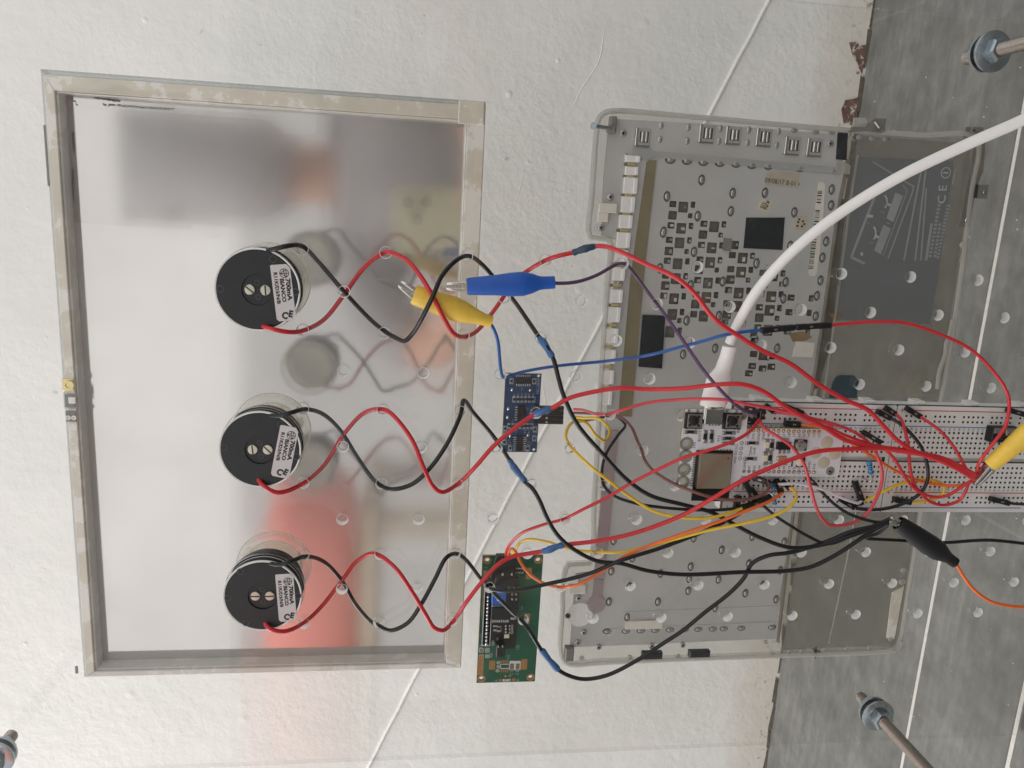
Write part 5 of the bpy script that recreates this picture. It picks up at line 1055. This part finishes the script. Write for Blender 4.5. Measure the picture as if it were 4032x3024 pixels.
wire('blue wire from the yellow clip joined to a red jumper by black plugs', 'w_blue', RJ, [(1052,692,10),(1064,706,9),(1075,735,7),(1079,770,5),(1082,800,3),(1088,816,H_),(1100,812,-9),(1130,803,-12),(1200,791,-12),(1300,781,-12),(1350,775,-8),(1387,770,-5),(1420,763,4),(1475,748,10),(1515,738,16),(1560,725,22),(1605,717,23),(1645,713,23)], dups=[((1643,714,23),(1715,707,23))], group=G2)
wire('long red jumper arching from the black plug to the yellow clip', 'w_red', RJ, [(1790,703,23),(1830,699,23),(1890,695,25),(1955,698,27),(2040,726,30),(2100,757,32),(2142,798,34),(2172,840,36),(2180,870,37),(2172,920,37),(2150,952,36),(2123,987,33),(2112,1008,30),(2110,1024,29)], dups=[((1718,707,23),(1794,702,23))], group=G2)
wire('white jumper wire across the lower breadboard rail', 'w_white', RJ, [(1676,1047,14),(1690,1046,16),(1720,1045,17),(1770,1055,17),(1810,1072,17),(1840,1083,16),(1856,1086,15),(1863,1078,14)], dups=[((1862,1082,14),(1846,1040,11)), ((1678,1047,14),(1655,1045,11))], group=G2)
wire('orange jumper leaving beside the controller pins for the yellow clip', 'w_orange', RJ, [(1726,917,12),(1745,918,14),(1770,922,16),(1808,938,17),(1875,980,17),(1941,1020,17),(1991,1040,18),(2050,1049,21),(2085,1046,25),(2107,1036,28)], dups=[((1729,917,12),(1694,914,11))], group=G2)
wire('yellow jumper making a hairpin on the lower breadboard', 'w_yellow', RJ, [(1866,1083,13),(1880,1077,14),(1905,1063,16),(1940,1047,17),(1985,1036,17),(2025,1040,17),(2041,1056,16),(2030,1073,15),(2000,1082,14),(1965,1085,12)], dups=[((1968,1085,12),(1930,1078,11)), ((1864,1083,13),(1836,1092,12))], group=G2)
wire('black jumper arching down over the lower breadboard', 'w_black', RJ*1.1, [(1922,903,12),(1940,912,15),(1966,935,19),(1990,966,22),(2003,1005,23),(2003,1040,22),(1985,1068,20),(1950,1088,18),(1910,1099,16),(1870,1101,14),(1848,1098,12)], dups=[((1924,904,12),(1894,888,11)), ((1845,1097,12),(1815,1078,11))], group=G2)
wire('black jumper from beside the controller board to the black clip', 'w_black', RJ, [(1755,1045,14),(1775,1063,17),(1800,1087,19),(1830,1108,21),(1860,1120,23),(1895,1128,25),(1918,1127,26)], dups=[((1762,1050,14),(1742,1030,11))], group=G2)
wire('thin black jumper joining the twisted black bundle', 'w_black', RJ, [(1640,1082,12),(1655,1098,16),(1680,1118,19),(1708,1136,21),(1745,1158,22),(1790,1175,23),(1840,1157,25),(1885,1136,26),(1918,1124,26)], dups=[((1645,1088,12),(1622,1056,11))], group=G2)
wire('black wire running out past the black clip over the tiles', 'w_black', RJ*1.1, [(1918,1132,25),(1900,1150,22),(1870,1162,20),(1900,1165,17),(1958,1168,16),(2041,1172,18),(2100,1168,20),(2141,1167,22),(2230,1176,24)], group=G2)
wire('orange wire hanging from the tail of the black clip', 'w_orange', RJ*1.05, [(2055,1210,30),(2066,1220,30),(2080,1243,30),(2104,1274,31),(2140,1299,32),(2180,1309,33),(2240,1312,34)], group=G2)
wire('red jumper in a wide arc from the lower breadboard rail', 'w_red', RJ, [(1986,899,12),(2000,908,15),(2030,930,19),(2055,958,22),(2075,990,25),(2088,1015,28),(2098,1030,29),(2109,1030,29)], dups=[((1989,901,12),(1957,881,11))], group=G2)
wire('red jumper dropping in a deep loop to the rail and back up', 'w_red', RJ, [(1932,892,12),(1946,905,15),(1956,934,19),(1963,970,22),(1965,1005,23),(1972,1038,22),(1989,1066,20),(2012,1085,19),(2040,1091,19),(2071,1082,21),(2087,1059,25),(2094,1042,28),(2108,1036,29)], dups=[((1934,895,12),(1912,880,11))], group=G2)
wire('red jumper from the slanted plug mid board looping to the yellow clip', 'w_red', RJ, [(1898,961,15),(1920,978,19),(1939,1003,22),(1960,1038,22),(1984,1061,21),(2015,1073,21),(2045,1071,23),(2071,1056,26),(2090,1043,28),(2110,1034,29)], dups=[((1904,957,16),(1862,932,12))], group=G2)
wire('short red jumper from the slanted plug beside the rail marks', 'w_red', RJ, [(1735,893,13),(1748,902,17),(1775,916,21),(1830,942,26),(1892,962,28),(1968,974,29),(2041,990,29),(2104,1022,29)], dups=[((1735,893,13),(1692,876,11))], group=G2)
wire('black jumper plugged at the corner of the lower rail, running out of view', 'w_black', RJ, [(2176,1086,12),(2190,1088,13),(2212,1089,15),(2260,1090,18)], dups=[((2180,1087,12),(2138,1077,11))], group=G2)
wire('black jumper plugged in the upper rail under the yellow clip', 'w_black', RJ, [(2212,895,13),(2230,898,14),(2270,905,18)], dups=[((2215,896,13),(2174,884,11))], group=G2)
wire('red stub lead under the slanted black plug next to the purple wire', 'w_pink', RJ, [(1668,889,12),(1690,892,14),(1720,896,18),(1760,907,22),(1800,921,24)], dups=[((1672,890,12),(1653,875,11))], group=G2)
# loose plugs without a visible lead
for k, (A, B, lab) in enumerate((((1632,885,13),(1608,880,11),'black connector housing standing at the head of the breadboard'), ((1604,909,12),(1630,911,11),'black connector housing lying beside the controller corner'), ((1590,1097,12),(1596,1070,11),'black connector housing at the breadboard corner by the antenna'))):
    o = dup(None, Q(*A), Q(*B)); o.name = 'connector_housing'; tag(o, lab, 'connector')
# --- resistors
def resistor(label, pts, c0, c1, r=1.15):
    P = [Q(*p) for p in pts]; m = MB(); m.tube(spline(P, 1.0), 0.28, 6); o = m.build('resistor', M['solder'], None, True); tag(o, label, 'resistor', 'blue resistors')
    A, B = Q(*c0), Q(*c1); L = (B-A).length; m = MB(); m.lathe(A, [(0, 0.3), (0.25, r*.9), (L*.12, r*1.1), (L*.25, r*.88), (L*.75, r*.88), (L*.88, r*1.1), (L-.25, r*.9), (L, 0.3)], 16, axis=(B-A), up=(0, 1, 0.1)); m.build('body', M['res_blue'], o, True)
    for d in (0.2, 0.4, 0.55, 0.8): m = MB(); m.lathe(A+(B-A)*d, [(0, r*.9), (0.02, r*1.12 if d in (.2,.8) else r*.95), (0.5, r*1.12 if d in (.2,.8) else r*.95), (0.52, r*.9)], 16, axis=(B-A), up=(0, 1, 0.1), caps=False); m.build('colour_band', M['res_band'], o, True)
resistor('blue resistor standing alone mid breadboard', [(1876,978,9),(1876,985,14),(1878,1000,17),(1882,1024,16),(1884,1040,12),(1850,1026,9)], (1877,996,17), (1882,1024,16))
resistor('blue resistor pressed against the white wire plug', [(1656,1040,11),(1660,1046,15),(1672,1056,19),(1676,1066,17)], (1662,1046,17), (1674,1058,19))
resistor('blue resistor hanging below its neighbour at the breadboard edge', [(1676,1060,17),(1664,1066,18),(1671,1072,19),(1672,1085,19),(1674,1112,16)], (1672,1070,19), (1674,1090,19), 0.95)
# --- black switch beside the yellow clip
zsw = lambda x, y: zz(3332, 1500, x, y)
sw = empty('slide_switch', Q(*zsw(1980, 690), HB), 'black slide switch with metal lever plugged in beside the yellow clip', 'switch')
zbox(zsw, 'switch_body', M['ic'], sw, 1990, 680, 300, 190, HB+5, 5, 0.5); zbox(zsw, 'switch_lid', M['grey_plastic'], sw, 1995, 625, 270, 70, HB+5.6, 0.6, 0.2); zbox(zsw, 'lever', M['chrome'], sw, 2012, 650, 26, 60, HB+8, 2.6, 0.3); zbox(zsw, 'knob', M['ic'], sw, 1960, 700, 60, 70, HB+7, 2, 0.4)

# --- white usb cable
HU = HD+1.6
usb = empty('usb_cable', Q(1545, 860, HU), 'thick white charging cable plugged into the controller board', 'cable')
P = [Q(*p) for p in ((2290,215,62),(2212,258,58),(2100,307,52),(1950,378,44),(1830,450,37),(1740,518,32),(1680,575,28),(1630,636,24),(1594,700,20),(1576,742,18))]
m = MB(); m.tube(spline(P, 2.5), 2.25, 20); m.build('cable', M['usb_white'], usb, True)
rings = []
def ell(u, v, h, a, b_): p = Q(u, v, h); return [p+Vector((0, math.sin(t)*b_, math.cos(t)*a)) for t in [2*math.pi*i/24 for i in range(24)]]
m = MB(); m.loft([ell(1578,748,18,2.2,2.2), ell(1577,748.5,18,3.4,3.1), ell(1572,768,17.5,3.5,3.1), ell(1563,796,17,3.9,3.2), ell(1556,810,17,5.2,3.3), ell(1553,820,16.6,5.9,3.4), ell(1545,858,16,6.3,3.4), ell(1541,872,15.8,6.4,3.4), ell(1539,876,15.8,6.0,3.1)]); m.build('plug_grip', M['usb_white'], usb, True)
m = MB(); m.loft([ell(1541,874,15.8,4.4,1.5), ell(1536,905,15.6,4.4,1.5)]); m.build('plug_tip', M['chrome'], usb, True)


# ------------------------------------------------------------------ the photographer, seen only as a reflection in the lid plate and the sheet
M['skin'] = plain('skin', rgb(214, 164, 140), 0.5, var=0.05, scale=60)
M['grey_knit'] = plain('grey_cotton', rgb(176, 175, 180), 0.85, var=0.08, scale=200, bumps=0.2)
M['beige_cloth'] = plain('beige_cotton', rgb(196, 190, 182), 0.85, var=0.06, scale=150, bumps=0.2)
M['red_cloth'] = plain('salmon_red_cloth', rgb(240, 140, 130), 0.85, var=0.06, scale=150, bumps=0.2)
M['hair'] = plain('dark_hair', rgb(52, 42, 36), 0.6, var=0.2, scale=300)
M['case'] = plain('cream_phone_case', rgb(208, 204, 172), 0.4, var=0.03)
M['lens_glass'] = plain('dark_camera_glass', rgb(60, 58, 66), 0.1, var=0.05)
def skin_mesh(name, mat, parent, V, E, sub=2):
    """V: name -> (x, y, z, radius) in mm; E: pairs"""
    ks = list(V); me = bpy.data.meshes.new(name); me.from_pydata([Vector(V[k][:3])*S for k in ks], [(ks.index(a), ks.index(b)) for a, b in E], [])
    o = bpy.data.objects.new(name, me); COL.objects.link(o)
    md = o.modifiers.new('skin', 'SKIN'); md.use_smooth_shade = True
    for i, k in enumerate(ks):
        r = V[k][3]*S; me.skin_vertices[0].data[i].radius = (r, r); me.skin_vertices[0].data[i].use_root = (i == 0)
    sb = o.modifiers.new('sub', 'SUBSURF'); sb.levels = sub; sb.render_levels = sub
    dg = bpy.context.evaluated_depsgraph_get(); m2 = bpy.data.meshes.new_from_object(o.evaluated_get(dg)); bpy.data.objects.remove(o)
    m2.materials.clear(); m2.materials.append(mat); m2.name = name
    for p in m2.polygons: p.use_smooth = True
    n = bpy.data.objects.new(name, m2); COL.objects.link(n); attach(n, parent); return n
C = lambda x, y, z: CAMP+cx_*x+cy_*y+cz_*z          # camera-side frame: right, up, back
ph = empty('phone', C(50, -20, 8), 'phone in a cream case held up by the photographer, seen as a reflection', 'phone')
m = MB(); out = rrect(-16, 131, -58, 14, 11, 6); n_ = len(out)
rings = [[C(x+(57.5-x)*k, y+(-22-y)*k, z) for x, y in out] for z, k in ((1.9, 0.03), (2.4, 0.0), (9.5, 0.0), (10.0, 0.03))]
m.loft(rings); m.build('case', M['case'], ph, True)
for x, y, r in ((0, 0, 7.0), (16, 0.5, 7.0), (8, -15, 6.5)):
    ctr = C(x, y, 1.9); m = MB(); m.lathe(ctr, [(0, r), (-0.9 if x else -0.6, r), (-0.9 if x else -0.6, r*0.75)], 24, axis=cz_, up=cx_, caps=False); m.build('lens_ring', M['case'], ph, True)
    m = MB(); m.lathe(C(x, y, 1.8), [(0, r*0.74), (0.1, r*0.74)], 24, axis=cz_, up=cx_); m.build('camera_lens', M['lens_glass'], ph, True)
per = empty('person', (60, -980, 0), 'person in grey top with made-up hood and beige trousers crouching with a phone, seen only reflected', 'person')
def c3(x, y, z, r): p = C(x, y, z); return (p.x, p.y, p.z, r)
HV = {'chest': (70, -900, 475, 60), 'neck0': (60, -850, 595, 52), 'neck1': (58, -825, 655, 48), 'head0': (58, -800, 705, 62), 'head1': (58, -795, 755, 80), 'head2': (58, -805, 810, 66), 'nose': (58, -722, 743, 14),
      'shr': (235, -860, 535, 52), 'elr': (330, -640, 415, 42), 'wrr': c3(100, 45, 60, 27), 'pmr': c3(92, 22, 26, 30),
      'shl': (-110, -860, 535, 52), 'ell': (-200, -640, 415, 42), 'wrl': c3(112, -100, 60, 27), 'pml': c3(100, -70, 26, 30)}
HE = [('chest', 'neck0'), ('neck0', 'neck1'), ('neck1', 'head0'), ('head0', 'head1'), ('head1', 'head2'), ('head1', 'nose'), ('chest', 'shr'), ('shr', 'elr'), ('elr', 'wrr'), ('wrr', 'pmr'), ('chest', 'shl'), ('shl', 'ell'), ('ell', 'wrl'), ('wrl', 'pml')]
for sd, y0, pal in (('r', 22, 'pmr'), ('l', -66, 'pml')):
    sg = 1 if sd == 'r' else -1
    for k, (dx, ln) in enumerate(((-26, 0.92), (-8, 1.0), (10, 0.96), (27, 0.8))):
        a_, b_2, c_3 = 'f%s%da' % (sd, k), 'f%s%db' % (sd, k), 'f%s%dc' % (sd, k)
        HV[a_] = c3(92+dx, y0+sg*2, 8, 9.5); HV[b_2] = c3(92+dx-2, y0-sg*10*ln, -7, 8.5); HV[c_3] = c3(92+dx-4, y0-sg*27*ln, -9, 7.0)
        HE += [(pal, a_), (a_, b_2), (b_2, c_3)]
    HV['t%sa' % sd] = c3(70, y0-sg*8, 22, 10); HV['t%sb' % sd] = c3(62, y0-sg*24, 20, 8); HE += [(pal, 't%sa' % sd), ('t%sa' % sd, 't%sb' % sd)]
skin_mesh('body', M['skin'], per, HV, HE)
skin_mesh('top', M['grey_knit'], per, {'a': (60, -980, 345, 145), 'b': (66, -930, 435, 145), 'c': (70, -890, 470, 145), 'd': (62, -850, 565, 75), 'r': (240, -858, 525, 66), 'r2': (310, -700, 475, 56), 'r3': (331, -650, 425, 52), 'l': (-112, -858, 525, 66), 'l2': (-180, -700, 475, 56), 'l3': (-201, -650, 425, 52)},
          [('a', 'b'), ('b', 'c'), ('c', 'd'), ('c', 'r'), ('r', 'r2'), ('r2', 'r3'), ('c', 'l'), ('l', 'l2'), ('l2', 'l3')])
skin_mesh('trousers', M['beige_cloth'], per, {'p': (60, -1000, 335, 140), 'l0': (-60, -985, 315, 115), 'l1': (-230, -900, 240, 95), 'l2': (-330, -820, 210, 85), 'l3': (-330, -880, 130, 75), 'l4': (-330, -940, 100, 60), 'r0': (180, -985, 315, 115), 'r1': (330, -900, 240, 95), 'r2': (430, -820, 210, 85), 'r3': (440, -860, 130, 75), 'r4': (450, -900, 100, 60)},
          [('p', 'l0'), ('l0', 'l1'), ('l1', 'l2'), ('l2', 'l3'), ('l3', 'l4'), ('p', 'r0'), ('r0', 'r1'), ('r1', 'r2'), ('r2', 'r3'), ('r3', 'r4')])
skin_mesh('hood', M['grey_knit'], per, {'a': (58, -830, 775, 86), 'b': (58, -800, 830, 88), 'f': (58, -750, 800, 88), 'g': (58, -748, 735, 84), 'k': (60, -800, 640, 100), 'c': (58, -860, 700, 78), 'd': (58, -875, 615, 70)}, [('a', 'b'), ('b', 'f'), ('f', 'g'), ('g', 'k'), ('a', 'c'), ('c', 'd')])  # hood added so the head mirrors as plain grey
for x_ in (-330, 450): skin_mesh('shoe', M['dupont'], per, {'a': (x_, -900, 45, 45), 'b': (x_, -810, 40, 42), 'c': (x_, -720, 34, 36)}, [('a', 'b'), ('b', 'c')])
M['stool_wood'] = plain('pale_wood', rgb(196, 182, 160), 0.5, var=0.12, scale=40)
st_ = empty('stool', (-760, -780, 0), 'pale wooden stool under a red cushion, added for the reflection only', 'stool')  # unseen stool, added to raise the cushion to its height in the mirror image
box('seat', M['stool_wood'], st_, -1050, -450, -940, -620, 492, 517, 3)
for x_ in (-1035, -500):
    for y_ in (-925, -665): box('leg', M['stool_wood'], st_, x_, x_+35, y_, y_+35, 0, 492)
cu_ = empty('cushion', (-740, -780, 517), 'salmon red cushion on a stool, added to redden the reflections', 'cushion')  # unseen cushion, made up to give the salmon patch in the reflections
m = MB(); T = [2*math.pi*i/40 for i in range(40)]
se = lambda t, a, b, p: (math.copysign(abs(math.cos(t))**p, math.cos(t))*a, math.copysign(abs(math.sin(t))**p, math.sin(t))*b)
m.loft([[(-750+se(t, 330*k, 84*k, 0.6)[0], -760+d, 602+se(t, 330*k, 84*k, 0.6)[1]) for t in T] for d, k in ((-95, 0.25), (-85, 0.6), (-60, 0.86), (-20, 0.985), (0, 1.0), (20, 0.985), (60, 0.86), (85, 0.6), (95, 0.25))])
m.build('cushion_cover', M['red_cloth'], cu_, True)
m = MB(); m.tube([(-750+se(t, 331, 85, 0.6)[0], -760, 602+se(t, 331, 85, 0.6)[1]) for t in T+[T[0]]], 4, 8); m.build('piping', M['red_cloth'], cu_, True)
finish_texts()
